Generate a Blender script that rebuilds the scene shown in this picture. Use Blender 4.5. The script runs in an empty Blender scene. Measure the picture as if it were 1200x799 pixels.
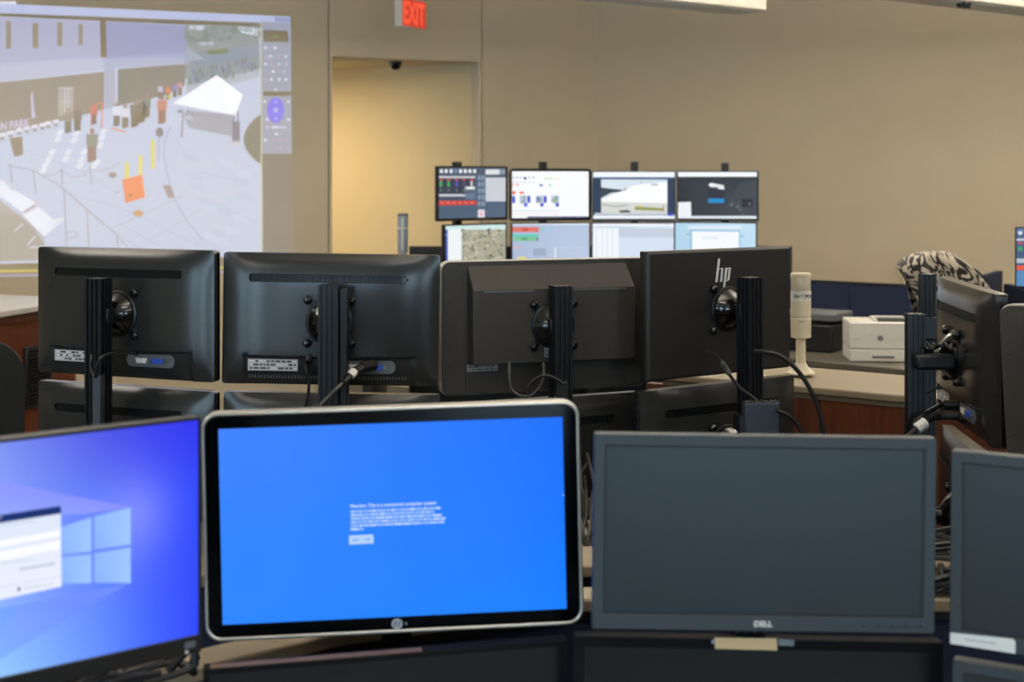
import bpy, bmesh, math, random
from mathutils import Vector, Matrix
R = math.radians
SC = bpy.context.scene
COL = SC.collection
rnd = random.Random(7)

# ------------------------------------------------------------------ camera
F = 1667.0                      # focal length in pixels of the 1200 px wide frame
CAMZ = 1.75
HZ = 206.0                      # picture row of the horizon
cam = bpy.data.cameras.new('camera'); cam.lens = 36 * F / 1200; cam.sensor_width = 36
cam.shift_y = -(399.5 - HZ) / 1200
cam.dof.use_dof = True; cam.dof.focus_distance = 3.85; cam.dof.aperture_fstop = 4.5
cam.clip_start = 0.05
cam_o = bpy.data.objects.new('camera', cam); COL.objects.link(cam_o)
cam_o.location = (0, 0, CAMZ); cam_o.rotation_euler = (R(90), 0, 0)
SC.camera = cam_o
# ------------------------------------------------------------------ world, light, exposure
w = bpy.data.worlds.new('sky'); SC.world = w; w.use_nodes = True
w.node_tree.nodes['Background'].inputs[0].default_value = (0.62, 0.78, 1.0, 1)
w.node_tree.nodes['Background'].inputs[1].default_value = 2.0
SC.view_settings.view_transform = 'Standard'; SC.view_settings.look = 'None'
SC.view_settings.exposure = 0.0; SC.view_settings.gamma = 1.0; SC.view_settings.use_curve_mapping = False

def area(name, loc, rot, sx, sy, power, color):
    l = bpy.data.lights.new(name, 'AREA'); l.shape = 'RECTANGLE'; l.size = sx; l.size_y = sy
    l.energy = power; l.color = color
    o = bpy.data.objects.new(name, l); COL.objects.link(o); o.location = loc; o.rotation_euler = rot
    return o
WARM = (1.0, 0.93, 0.83)
for lx, ly, p in ((-3.6, 3.0, 16), (0.2, 1.0, 16), (3.4, 2.6, 20), (-3.0, 6.4, 14), (0.6, 6.2, 18), (3.8, 6.4, 24), (-3.2, -2.2, 14), (2.6, -2.2, 14), (-0.7, 8.6, 11)):
    area('unseen_ceiling_lamp', (lx, ly, 3.27), (0, 0, 0), 1.2, 0.6, p, WARM)  # unseen ceiling lamps, the last added to brighten the doorway header
for lx, ly, p in ((0.55, 7.4, 66), (3.0, 8.0, 112), (5.2, 7.6, 90), (-2.6, 7.0, 76), (2.6, 4.6, 60), (-3.0, 3.2, 50), (0.3, 2.4, 40), (2.6, -1.0, 50), (-2.6, -1.0, 50)):   # uplights over both pendants, the rest added unseen to brighten the walls
    area('fill_uplight', (lx, ly, 2.83), (R(180), 0, R(37)), 1.8, 0.16, p, WARM)
for wx in (-6.4, -4.2, -1.6, 1.4, 4.0):      # daylight through the tall windows behind the camera
    area('window_daylight', (wx, -5.05, 1.3), (R(90), 0, 0), 1.3, 2.3, 62, (0.52, 0.80, 1.0))

# ------------------------------------------------------------------ colour and material helpers
def lin(c):
    if isinstance(c, str):
        c = [int(c[i:i + 2], 16) for i in (0, 2, 4)]
    return tuple(((v / 255) / 12.92 if v / 255 <= 0.04045 else ((v / 255 + 0.055) / 1.055) ** 2.4) for v in c)

def mat(name, c, rough=0.5, metal=0.0, spec=0.5, var=0.06, vscale=30, bump=0.0, bscale=200, stretch=None, coat=0.0, emit=None, estr=0.0, trans=0.0):
    m = bpy.data.materials.new(name); m.use_nodes = True
    nt = m.node_tree; b = nt.nodes['Principled BSDF']
    col = lin(c)
    tc = nt.nodes.new('ShaderNodeTexCoord'); mp = nt.nodes.new('ShaderNodeMapping')
    nt.links.new(tc.outputs['Object'], mp.inputs[0])
    if stretch: mp.inputs['Scale'].default_value = stretch
    nz = nt.nodes.new('ShaderNodeTexNoise'); nz.inputs['Scale'].default_value = vscale; nz.inputs['Detail'].default_value = 4
    nt.links.new(mp.outputs[0], nz.inputs['Vector'])
    rp = nt.nodes.new('ShaderNodeValToRGB')
    rp.color_ramp.elements[0].position = 0.3; rp.color_ramp.elements[1].position = 0.7
    rp.color_ramp.elements[0].color = tuple(v * (1 - var) for v in col) + (1,)
    rp.color_ramp.elements[1].color = tuple(min(1, v * (1 + var)) for v in col) + (1,)
    nt.links.new(nz.outputs['Fac'], rp.inputs[0]); nt.links.new(rp.outputs[0], b.inputs['Base Color'])
    b.inputs['Roughness'].default_value = rough; b.inputs['Metallic'].default_value = metal
    b.inputs['Specular IOR Level'].default_value = spec
    b.inputs['Coat Weight'].default_value = coat
    b.inputs['Transmission Weight'].default_value = trans
    if emit:
        b.inputs['Emission Color'].default_value = lin(emit) + (1,); b.inputs['Emission Strength'].default_value = estr
    if bump:
        n2 = nt.nodes.new('ShaderNodeTexNoise'); n2.inputs['Scale'].default_value = bscale; n2.inputs['Detail'].default_value = 3
        nt.links.new(mp.outputs[0], n2.inputs['Vector'])
        bp = nt.nodes.new('ShaderNodeBump'); bp.inputs['Strength'].default_value = bump; bp.inputs['Distance'].default_value = 0.002
        nt.links.new(n2.outputs['Fac'], bp.inputs['Height']); nt.links.new(bp.outputs[0], b.inputs['Normal'])
    return m

def wood_mat(name, c1, c2, rough=0.35, axis=(30, 30, 1.6)):
    m = mat(name, c1, rough, vscale=1.0, stretch=axis)
    nt = m.node_tree
    for n in nt.nodes:
        if n.type == 'TEX_NOISE': n.inputs['Scale'].default_value = 1.3; n.inputs['Detail'].default_value = 8; n.inputs['Distortion'].default_value = 0.6
        if n.type == 'VALTORGB':
            n.color_ramp.elements[0].color = lin(c1) + (1,); n.color_ramp.elements[1].color = lin(c2) + (1,)
    return m

def screen_mat(name, base=(0.004, 0.004, 0.005), rough=0.45, spec=0.3):
    m = bpy.data.materials.new(name); m.use_nodes = True
    nt = m.node_tree; b = nt.nodes['Principled BSDF']
    at = nt.nodes.new('ShaderNodeAttribute'); at.attribute_name = 'Col'
    b.inputs['Base Color'].default_value = tuple(base) + (1,); b.inputs['Roughness'].default_value = rough
    b.inputs['Specular IOR Level'].default_value = spec
    nt.links.new(at.outputs['Color'], b.inputs['Emission Color']); b.inputs['Emission Strength'].default_value = 1.0
    return m

def print_mat(name, rough=0.6):
    m = bpy.data.materials.new(name); m.use_nodes = True
    nt = m.node_tree; b = nt.nodes['Principled BSDF']
    at = nt.nodes.new('ShaderNodeAttribute'); at.attribute_name = 'Col'
    nt.links.new(at.outputs['Color'], b.inputs['Base Color']); b.inputs['Roughness'].default_value = rough
    return m

WALLC = (202, 187, 160)
M = dict(
    wall=mat('wall_paint', WALLC, 0.9, vscale=3, var=0.025, bump=0.15, bscale=350),
    reveal=mat('wall_joint', (92, 82, 66), 0.9),
    alcove=mat('corridor_paint', (205, 186, 146), 0.9, vscale=3, var=0.02, bump=0.1, bscale=300),
    ceil=mat('ceiling_tile', (226, 221, 211), 0.95, vscale=60, var=0.05, bump=0.3, bscale=120),
    floor=mat('carpet', (70, 68, 66), 0.95, vscale=80, var=0.25, bump=0.6, bscale=400),
    wood=wood_mat('reddish_wood', (74, 34, 17), (102, 52, 29)),
    beige=mat('beige_laminate', (132, 118, 96), 0.5, vscale=90, var=0.05),
    pale_top=mat('pale_laminate', (176, 172, 170), 0.35, vscale=60, var=0.05),
    dark_top=mat('charcoal_laminate', (86, 80, 72), 0.45, vscale=70, var=0.15),
    navy=mat('navy_fabric', (26, 38, 66), 0.95, vscale=240, var=0.2, bump=0.5, bscale=500),
    black=mat('black_plastic', (18, 18, 19), 0.42, vscale=60, var=0.1, bump=0.1, bscale=900),
    gloss=mat('gloss_black_plastic', (16, 16, 18), 0.2, vscale=60, var=0.1),
    back=mat('brushed_black_plastic', (40, 40, 40), 0.21, vscale=90, var=0.12, bump=0.04, bscale=300, stretch=(0.15, 1, 6)),
    backflat=mat('dark_brown_plastic', (32, 30, 29), 0.45, vscale=90, var=0.1, bump=0.15, bscale=900),
    hpback=mat('brown_grey_metal', (58, 54, 50), 0.5, metal=0.25, vscale=120, var=0.06, bump=0.08, bscale=700),
    rim=mat('silver_rim', (196, 192, 184), 0.32, metal=0.9, vscale=50, var=0.04),
    slate=mat('slate_plastic', (44, 51, 56), 0.5, vscale=80, var=0.05, bump=0.12, bscale=900),
    inner=mat('dark_inner_lip', (20, 24, 27), 0.5),
    panel=mat('matte_lcd', (18, 27, 31), 0.36, vscale=6, var=0.12, spec=0.55),
    panelgl=mat('dark_lcd', (10, 12, 14), 0.25, vscale=6, var=0.1),
    glass=mat('bezel_glass', (4, 5, 7), 0.16, vscale=20, var=0.05, spec=0.16),
    alu=mat('anodised_post', (30, 32, 36), 0.38, metal=0.35, vscale=60, var=0.08),
    armp=mat('arm_black', (20, 21, 23), 0.35, metal=0.2, vscale=60, var=0.1),
    gdisc=mat('glossy_disc', (20, 17, 14), 0.16, metal=0.3, vscale=60, var=0.1, coat=0.6),
    white=mat('white_plastic', (214, 212, 205), 0.45, vscale=50, var=0.02),
    offwhite=mat('cream_plastic', (205, 194, 170), 0.45, vscale=50, var=0.02),
    lens=mat('clear_lens', (190, 182, 164), 0.2, vscale=300, var=0.06, bump=0.3, bscale=300, stretch=(1, 1, 0.1)),
    lensg=mat('grey_lens', (140, 155, 165), 0.25, vscale=300, var=0.06),
    lum=mat('white_enamel', (226, 220, 204), 0.5, vscale=30, var=0.02),
    cable=mat('black_rubber', (17, 17, 18), 0.5, vscale=60, var=0.15),
    cableg=mat('grey_rubber', (70, 68, 64), 0.5, vscale=60, var=0.1),
    bluebox=mat('slate_blue_plastic', (48, 58, 72), 0.6, vscale=60, var=0.15, bump=0.2, bscale=300),
    greyp=mat('grey_port_plate', (88, 92, 96), 0.45, vscale=60, var=0.05),
    bluec=mat('blue_connector', (40, 80, 190), 0.4, vscale=60, var=0.05),
    whitec=mat('white_connector', (205, 205, 200), 0.4, vscale=60, var=0.05),
    mesh=mat('chair_fabric', (20, 20, 21), 0.9, vscale=300, var=0.3, bump=0.4, bscale=500),
    sticker=mat('white_sticker', (212, 210, 204), 0.6, vscale=60, var=0.02),
    tan=mat('cream_sticker', (216, 190, 140), 0.65, vscale=60, var=0.03),
    chrome=mat('chrome', (220, 220, 222), 0.15, metal=1.0, var=0.02),
    steel=mat('connector_steel', (150, 150, 148), 0.3, metal=0.9, var=0.05),
    dome=mat('smoked_dome', (8, 8, 9), 0.1, var=0.05),
    mattblk=mat('matte_black_plastic', (14, 14, 16), 0.75, spec=0.15, vscale=60, var=0.1), farrim=mat('dark_rim', (22, 22, 24), 0.4, var=0.05),
    screen=screen_mat('lit_screen'), proj=screen_mat('projected_light', lin(WALLC), 0.9, 0.2), prnt=print_mat('printed'),
)

# ------------------------------------------------------------------ mesh helpers
def rrect(w, h, r, n=6, cx=0, cz=0):
    """rounded rectangle outline (x,z), counter-clockwise seen from -y"""
    pts = []
    for sx, sz, a0 in ((1, 1, 0), (-1, 1, 90), (-1, -1, 180), (1, -1, 270)):
        for k in range(n + 1):
            a = R(a0 + 90 * k / n)
            pts.append((cx + sx * (w / 2 - r) + r * math.cos(a), cz + sz * (h / 2 - r) + r * math.sin(a)))
    return pts

class MB:
    def __init__(s): s.v = []; s.f = []
    def add(s, vs, fs, mx=None):
        b = len(s.v)
        s.v += [(mx @ Vector(v))[:] if mx else tuple(v) for v in vs]
        s.f += [tuple(i + b for i in f) for f in fs]; return s
    def box(s, x0, x1, y0, y1, z0, z1, mx=None):
        return s.add([(x0, y0, z0), (x1, y0, z0), (x1, y1, z0), (x0, y1, z0), (x0, y0, z1), (x1, y0, z1), (x1, y1, z1), (x0, y1, z1)],
                     [(3, 2, 1, 0), (4, 5, 6, 7), (0, 1, 5, 4), (1, 2, 6, 5), (2, 3, 7, 6), (3, 0, 4, 7)], mx)
    def loft(s, loops, cap0=True, cap1=True, closed=True, mx=None):
        n = len(loops[0]); vs = [p for l in loops for p in l]; fs = []
        for i in range(len(loops) - 1):
            for k in range(n if closed else n - 1):
                k2 = (k + 1) % n
                fs.append((i * n + k, i * n + k2, (i + 1) * n + k2, (i + 1) * n + k))
        if cap0: fs.append(tuple(range(n))[::-1])
        if cap1: fs.append(tuple(range((len(loops) - 1) * n, len(loops) * n)))
        return s.add(vs, fs, mx)
    def slab(s, outs, mx=None):
        """outs: list of (outline (x,z), y)"""
        return s.loft([[(p[0], y, p[1]) for p in o] for o, y in outs], mx=mx)
    def ring(s, outer, inner, y0, y1, mx=None):
        n = len(outer)
        loops = [[(p[0], y0, p[1]) for p in inner], [(p[0], y0, p[1]) for p in outer], [(p[0], y1, p[1]) for p in outer], [(p[0], y1, p[1]) for p in inner]]
        vs = [p for l in loops for p in l]; fs = []
        for i in range(4):
            j = (i + 1) % 4
            for k in range(n):
                k2 = (k + 1) % n
                fs.append((i * n + k, i * n + k2, j * n + k2, j * n + k))
        return s.add(vs, fs, mx)
    def lathe(s, prof, n=20, mx=None):
        """prof: (r, h) along local z"""
        loops = [[(r * math.cos(2 * math.pi * k / n), r * math.sin(2 * math.pi * k / n), h) for k in range(n)] for r, h in prof]
        return s.loft(loops, mx=mx)
    def cyl(s, a, b, r, n=10, r2=None):
        a = Vector(a); b = Vector(b); q = (b - a).to_track_quat('Z', 'Y').to_matrix().to_4x4()
        return s.lathe([(r, 0), (r if r2 is None else r2, (b - a).length)], n, Matrix.Translation(a) @ q)
    def tube(s, pts, r, n=6):
        pts = [Vector(p) for p in pts]; loops = []; up = Vector((0.3, 0.2, 1)).normalized()
        for i, p in enumerate(pts):
            t = (pts[min(i + 1, len(pts) - 1)] - pts[max(i - 1, 0)]).normalized()
            a = t.cross(up)
            if a.length < 1e-3: a = t.cross(Vector((1, 0, 0)))
            a.normalize(); b = t.cross(a)
            loops.append([p + r * (math.cos(2 * math.pi * k / n) * a + math.sin(2 * math.pi * k / n) * b) for k in range(n)])
        return s.loft(loops)
    def build(s, name, m, parent=None, smooth=30, bevel=0.0, seg=2, kind=None):
        me = bpy.data.meshes.new(name); me.from_pydata([tuple(v) for v in s.v], [], s.f); me.update()
        bm = bmesh.new(); bm.from_mesh(me); bmesh.ops.recalc_face_normals(bm, faces=bm.faces); bm.to_mesh(me); bm.free()
        me.materials.append(m)
        if smooth:
            me.polygons.foreach_set('use_smooth', [True] * len(me.polygons)); me.set_sharp_from_angle(angle=R(smooth))
        o = bpy.data.objects.new(name, me); COL.objects.link(o)
        if parent is not None: o.parent = parent
        if bevel:
            b = o.modifiers.new('bevel', 'BEVEL'); b.width = bevel; b.segments = seg; b.limit_method = 'ANGLE'; b.angle_limit = R(35)
        if kind: o['kind'] = kind
        return o

def spline(pts, n=8):
    pts = [Vector(p) for p in pts]; out = []
    P = [pts[0]] + pts + [pts[-1]]
    for i in range(1, len(P) - 2):
        for k in range(n):
            t = k / n; a, b, c, d = P[i - 1], P[i], P[i + 1], P[i + 2]
            out.append(0.5 * ((2 * b) + (c - a) * t + (2 * a - 5 * b + 4 * c - d) * t * t + (3 * b - a - 3 * c + d) * t ** 3))
    out.append(pts[-1]); return out

def tag(o, label, cat, group=None):
    o['label'] = label; o['category'] = cat
    if group: o['group'] = group
    return o
def thing(name, label, cat, loc=(0, 0, 0), rz=0.0, group=None, rx=0.0, ry=0.0):
    o = bpy.data.objects.new(name, None); COL.objects.link(o); o.empty_display_size = 0.1
    o.location = loc; o.rotation_euler = (R(rx), R(ry), R(rz)); o.rotation_mode = 'XYZ'
    return tag(o, label, cat, group)
def mx_of(o):
    return Matrix.Translation(o.location) @ o.rotation_euler.to_matrix().to_4x4()
def structure(o): o['kind'] = 'structure'; return o
def at(px, py, d): return Vector(((px - 600) / F * d, d, CAMZ - (py - HZ) / F * d))

def text_geo(s, size=1.0, bold=0.0, align='CENTER'):
    cu = bpy.data.curves.new('t', 'FONT'); cu.body = s; cu.size = size; cu.align_x = align; cu.align_y = 'CENTER'; cu.offset = bold; cu.resolution_u = 3
    o = bpy.data.objects.new('t', cu); COL.objects.link(o)
    bpy.context.view_layer.update()
    me = bpy.data.meshes.new_from_object(o.evaluated_get(bpy.context.evaluated_depsgraph_get()))
    vs = [v.co.copy() for v in me.vertices]; fs = [tuple(p.vertices) for p in me.polygons]
    bpy.data.objects.remove(o); bpy.data.curves.remove(cu); bpy.data.meshes.remove(me)
    return vs, fs
def text_fit(s, w, h, bold=0.0):
    vs, fs = text_geo(s, 1.0, bold)
    x0 = min(v.x for v in vs); x1 = max(v.x for v in vs); y0 = min(v.y for v in vs); y1 = max(v.y for v in vs)
    return [((v.x - (x0 + x1) / 2) * w / (x1 - x0), (v.y - (y0 + y1) / 2) * h / (y1 - y0)) for v in vs], fs

class Pic:
    """flat picture: polygons with a colour each, in the plane of a screen or a label.
    to(a,b) turns picture coordinates into plane (x,z); place(x,z,layer) gives the vertex."""
    def __init__(s, to, y=0.0, step=0.0002, tone=None):
        s.to = to; s.y = y; s.step = step; s.v = []; s.f = []; s.c = []; s.k = 0; s.tone = tone or (lambda c: lin(c))
    def poly(s, pts, c, raw=False):
        b = len(s.v); y = s.y - s.k * s.step
        for p in pts:
            q = p if raw else s.to(*p); s.v.append((q[0], y, q[1]))
        s.f.append(tuple(range(b, b + len(pts))))
        cs = c if isinstance(c, list) else [c] * len(pts)
        s.c += [s.tone(k) for k in cs]; return s
    def up(s): s.k += 1; return s
    def rect(s, a0, b0, a1, b1, c): return s.poly([(a0, b0), (a1, b0), (a1, b1), (a0, b1)], c)
    def line(s, pts, wd, c):
        for (x0, y0), (x1, y1) in zip(pts, pts[1:]):
            dx, dy = x1 - x0, y1 - y0; l = math.hypot(dx, dy) or 1; nx, ny = -dy / l * wd / 2, dx / l * wd / 2
            s.poly([(x0 + nx, y0 + ny), (x1 + nx, y1 + ny), (x1 - nx, y1 - ny), (x0 - nx, y0 - ny)], c)
        return s
    def ell(s, cx, cy, rx, ry, c, n=20): return s.poly([(cx + rx * math.cos(2 * math.pi * k / n), cy + ry * math.sin(2 * math.pi * k / n)) for k in range(n)], c)
    def text(s, t, cx, cy, wd, h, c, slope=0.0, bold=0.0):
        vs, fs = text_fit(t, wd, h, bold); b = len(s.v); y = s.y - s.k * s.step
        for vx, vy in vs:
            q = s.to(cx + vx, cy - vy + slope * vx); s.v.append((q[0], y, q[1])); s.c.append(s.tone(c))
        s.f += [tuple(i + b for i in f) for f in fs]; return s
    def grid(s, nx, ny, fn_pt, fn_col):
        b = len(s.v); y = s.y - s.k * s.step
        for j in range(ny + 1):
            for i in range(nx + 1):
                q = fn_pt(i / nx, j / ny); s.v.append((q[0], y, q[1])); s.c.append(s.tone(fn_col(i / nx, j / ny)))
        for j in range(ny):
            for i in range(nx):
                a = b + j * (nx + 1) + i; s.f.append((a, a + 1, a + nx + 2, a + nx + 1))
        return s
    def build(s, name, m, parent=None, flip=False):
        me = bpy.data.meshes.new(name); me.from_pydata(s.v, [], s.f); me.update()
        at_ = me.color_attributes.new('Col', 'FLOAT_COLOR', 'POINT')
        at_.data.foreach_set('color', [x for c in s.c for x in (c[0], c[1], c[2], 1.0)])
        me.materials.append(m)
        o = bpy.data.objects.new(name, me); COL.objects.link(o)
        if parent is not None: o.parent = parent
        return o

def plane_px(obj, y):
    """picture pixel of the photograph -> (x,z) where its sight line meets the plane y of the object"""
    inv = mx_of(obj).inverted(); o = inv @ Vector((0, 0, CAMZ)); rot = inv.to_3x3()
    def to(px, py):
        d = rot @ Vector(((px - 600) / F, 1.0, -(py - HZ) / F)); t = (y - o.y) / d.y
        return (o.x + d.x * t, o.z + d.z * t)
    return to

# ------------------------------------------------------------------ the room
CEIL = 3.3
E1 = Vector((0.9026, 0.4305, 0)); P0 = Vector((-1.367, 10.8, 0)); RZ1 = math.degrees(math.atan2(0.4305, 0.9026))
structure(MB().box(-8.2, 8.2, -5.3, 15, -0.1, 0).build('floor', M['floor'], smooth=0))
structure(MB().box(-8.2, 8.2, -5.3, 15, CEIL, CEIL + 0.1).build('ceiling', M['ceil'], smooth=0))
DX1, DZ1 = 1.222, 2.656           # doorway to the corridor: 0..DX1, 0..DZ1
wl = MB().box(-7.4, 0, 0.02, 0.14, 0, CEIL).box(DX1, 2.298, 0.02, 0.14, 0, CEIL).box(0, DX1, 0.02, 0.14, DZ1, CEIL).build('wall_left', M['wall'], smooth=0)
wl.location = P0; wl.rotation_euler.z = R(RZ1); structure(wl)
for x0, x1, z0, z1 in ((-7.4, -0.032, 0, CEIL), (-0.022, 1.245, DZ1, CEIL), (1.253, 2.30, 0, CEIL)):
    MB().box(x0, x1, 0, 0.02, z0, z1).build('wall_panel', M['wall'], wl, smooth=0, bevel=0.002, seg=1)
MB().box(-0.022, 0.0, -0.008, 0.14, 0, DZ1).box(DX1, 1.245, -0.008, 0.14, 0, DZ1).build('door_frame', M['wall'], wl, smooth=0, bevel=0.003)
# corridor beyond the doorway
w2 = lambda x, y: P0 + E1 * x + Vector((-0.4305, 0.9026, 0)) * y
def wall_between(name, a, b, z0, z1, m, th=0.12):
    a = Vector((a[0], a[1], 0)); b = Vector((b[0], b[1], 0)); d = b - a
    o = MB().box(0, d.length, 0, th, z0, z1).build(name, m, smooth=0)
    o.location = a; o.rotation_euler.z = math.atan2(d.y, d.x); return structure(o)
J = w2(1.245, 0.14)
cdir = Vector((-0.86, 0.5, 0)).normalized()
wall_between('wall_corridor', (J + cdir * 5.0)[:2], J[:2], 0, DZ1, M['alcove'])
cc = MB().add([(*w2(-5, 0.14)[:2], DZ1), (*w2(1.3, 0.14)[:2], DZ1), (*w2(1.3, 3)[:2], DZ1), (*w2(-5, 3.2)[:2], DZ1),
               (*w2(-5, 0.14)[:2], DZ1 + .06), (*w2(1.3, 0.14)[:2], DZ1 + .06), (*w2(1.3, 3)[:2], DZ1 + .06), (*w2(-5, 3.2)[:2], DZ1 + .06)],
              [(0, 1, 2, 3), (4, 5, 6, 7), (0, 1, 5, 4), (1, 2, 6, 5), (2, 3, 7, 6), (3, 0, 4, 7)]).build('ceiling_corridor', M['alcove'], smooth=0)
structure(cc)
cl = area('corridor_lamp', w2(-0.75, 0.75) + Vector((0, 0, 2.6)), (0, 0, 0), 0.5, 0.3, 50, (1.0, 0.82, 0.52))
CR = Vector((0.707, 11.789, 0)); D2 = Vector((0.97, -0.243, 0)).normalized()
wall_between('wall_right', CR[:2], (CR + D2 * 7.2)[:2], 0, CEIL, M['wall'])
wall_between('wall_east', (7.6, 10.3), (7.6, -5), 0, CEIL, M['wall'])
wall_between('wall_west', (-7.9, -5), (-7.9, 8.2), 0, CEIL, M['wall'])
wb = MB()
edges = [-8, -7.1, -5.7, -4.9, -3.5, -2.3, -0.9, 0.7, 2.1, 3.3, 4.7, 8]
for i in range(0, 11, 2): wb.box(edges[i], edges[i + 1], -5.0, -4.88, 0, CEIL)
for i in range(1, 11, 2): wb.box(edges[i], edges[i + 1], -5.0, -4.88, 0, 0.12).box(edges[i], edges[i + 1], -5.0, -4.88, 2.5, CEIL)
structure(wb.build('wall_back', M['wall'], smooth=0))

# ------------------------------------------------------------------ image thrown on the wall by a projector
pj = bpy.data.objects.new('tmp', None); pj.location = P0; pj.rotation_euler.z = R(RZ1)
WL = [v * 1.0 for v in lin((150, 135, 108))]
def ptone(c):
    return tuple(max(0.0, a - b) for a, b in zip(lin(c), WL))
pc = Pic(plane_px(pj, -0.002), -0.002, 0.0003, ptone)
LAV = (196, 200, 226); GRD = (200, 206, 224)
pc.poly([(-90, -4), (340, 20), (345, 322), (-90, 331)], (142, 127, 104))
pc.up().poly([(-90, 0), (340, 19.5), (340.5, 28), (-90, 12)], LAV)
pc.rect(0, 1.5, 19, 6, (225, 225, 235))
pc.poly([(322, 20), (340, 21), (340, 26), (322, 25)], (150, 150, 180))
pc.poly([(-90, 15), (305, 33), (307, 300), (-90, 312)], GRD)                      # video frame
pc.poly([(-90, 317.5), (345, 311), (345, 313.5), (-90, 321)], (205, 190, 70))
pc.poly([(-90, 323), (345, 316), (345, 318.5), (-90, 326)], (172, 165, 190))
pc.up()
pc.poly([(-90, 17), (0, 20), (118, 25), (118, 68), (0, 78), (-90, 84)], [(186, 184, 206)] * 6)
pc.poly([(118, 25), (217, 30), (219, 66), (122, 69)], (170, 168, 196))
pc.poly([(-90, 80), (120, 66), (130, 70), (130, 80), (-90, 108)], (196, 196, 214))
pc.poly([(130, 67), (222, 61), (226, 70), (217, 76), (130, 80)], (186, 187, 206))
pc.poly([(-90, 106), (122, 84), (122, 128), (60, 145), (-90, 172)], (164, 152, 138))
pc.poly([(138, 81), (217, 75), (217, 100), (192, 112), (138, 124)], (153, 144, 132))
pc.poly([(122, 70), (134, 68), (136, 125), (123, 128)], (182, 182, 198))
pc.poly([(217, 28), (303, 31), (305, 80), (226, 98), (217, 92)], (166, 166, 162))   # trees, road
pc.poly([(218, 62), (304, 52), (304, 64), (228, 78)], (165, 166, 176))
pc.poly([(218, 100), (304, 80), (304, 90), (218, 112)], (188, 190, 198))
pc.poly([(219, 78), (304, 64), (304, 82), (219, 100)], (168, 170, 168))
pc.poly([(305, 25), (341, 27), (342, 180), (307, 180)], (172, 172, 184))
pc.poly([(307, 180), (342, 180), (344, 318), (307, 318)], (150, 140, 126))
pc.poly([(305.5 - 20 * math.sin(math.pi * k / 16) ** 0.8, 134 + 58 * k / 16) for k in range(17)], (154, 146, 128))
pc.poly([(-90, 226), (0, 234), (20, 250), (40, 268), (52, 286), (52, 304), (-90, 310)], (186, 178, 172))
pc.up()
for a in ((7, 25, 13, 57), (38, 27, 45, 56), (67, 26, 73, 54), (92, 28, 97, 53)): pc.rect(*a, (168, 154, 132))
pc.poly([(117, 23), (124, 23), (125, 67), (118, 68)], (140, 124, 108))
pc.rect(68, 103, 86, 136, (186, 178, 170)); pc.rect(222, 30, 246, 35, (214, 216, 224)); pc.poly([(278, 31), (302, 33), (302, 42), (282, 38)], (224, 226, 234))
pc.poly([(218, 52), (226, 60), (240, 70), (218, 72)], (178, 180, 192)); pc.poly([(240, 60), (266, 56), (268, 62), (246, 64)], (138, 152, 112)); pc.rect(232, 49, 250, 53, (200, 202, 208))
for i in range(70):
    x = rnd.uniform(220, 302); y = 90 - (x - 220) * 0.19 + rnd.uniform(-9, 9)
    pc.rect(x, y - 3, x + rnd.uniform(1.2, 2.6), y + 3, rnd.choice([(150, 146, 142), (160, 168, 150), (172, 172, 180), (140, 136, 134), (160, 146, 154), (140, 148, 186)]))
for i in range(40):
    x = rnd.uniform(219, 302); y = rnd.uniform(32, 50)
    pc.ell(x, y, rnd.uniform(2, 5), rnd.uniform(2, 5), rnd.choice([(156, 158, 146), (150, 150, 138), (168, 168, 162)]), 7)
for i in range(36):
    pc.line([(-30 + i * 2.4, 250), (-34 + i * 2.4, 306)], 0.8, (160, 148, 130))
pc.up()
for x in (76, 80): pc.line([(x, 104), (x, 135)], 1.4, (206, 202, 204))
pc.line([(68, 103), (86, 103)], 1.4, (206, 202, 204)); pc.line([(71, 120), (84, 119)], 1.2, (206, 202, 204))
pc.text('ON PARK', 14, 146.5, 42, 10.5, (206, 200, 222), slope=-0.16, bold=0.03)
pc.poly([(36, 112), (38, 106), (40, 128), (42, 137), (37, 139)], (206, 198, 220))
pc.poly([(203, 121), (254, 88), (284, 111), (274, 134.5)], (250, 251, 255))
pc.poly([(254, 88), (284, 111), (277, 133)], (238, 240, 252))
pc.poly([(210, 128), (274, 134.5), (274, 160), (222, 150)], (178, 176, 182))
for x0, x1 in ((214, 135), (274, 136), (279, 130)): pc.line([(x0, x1), (x0 - 1, x1 + 26)], 1.6, (150, 140, 144))
for i in range(16): pc.ell(rnd.uniform(208, 226), rnd.uniform(130, 142), 1.6, 2.2, rnd.choice([(214, 216, 226), (150, 148, 156)]), 7)
pc.rect(269, 164, 283, 172, (208, 206, 214)); pc.rect(272, 142, 281, 166, (156, 146, 150))
pc.line([(200, 148), (194, 162), (192, 180), (196, 204), (204, 232), (218, 258), (240, 284)], 1.0, (170, 172, 186))
pc.line([(285, 172), (293, 184), (306, 194)], 1.4, (196, 196, 204))
pc.line([(186, 155), (186, 190)], 0.9, (168, 164, 172)); pc.ell(187, 155, 4.6, 5.6, (152, 142, 142), 12)
pc.poly([(143, 210.5), (166.5, 204.5), (170, 231), (147, 238)], (238, 152, 84))
for a in ((146.5, 190, 151, 209), (162.5, 182, 166.5, 205), (177, 164, 181, 198)): pc.rect(*a, (226, 216, 116))
pc.poly([(191, 217), (200, 217), (205, 231), (197, 232)], (172, 154, 154)); pc.ell(162, 250, 6, 4, (206, 160, 116), 8); pc.ell(132, 205, 5, 3.5, (168, 158, 150), 8)
pc.line([(8, 193), (40, 200), (75, 221), (137, 276), (150, 290)], 0.9, (172, 168, 178))
pc.line([(60, 210), (120, 262), (165, 292)], 0.7, (184, 182, 192)); pc.line([(130, 268), (225, 225)], 0.7, (186, 184, 194)); pc.line([(140, 262), (190, 290)], 0.7, (186, 184, 194))
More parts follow.
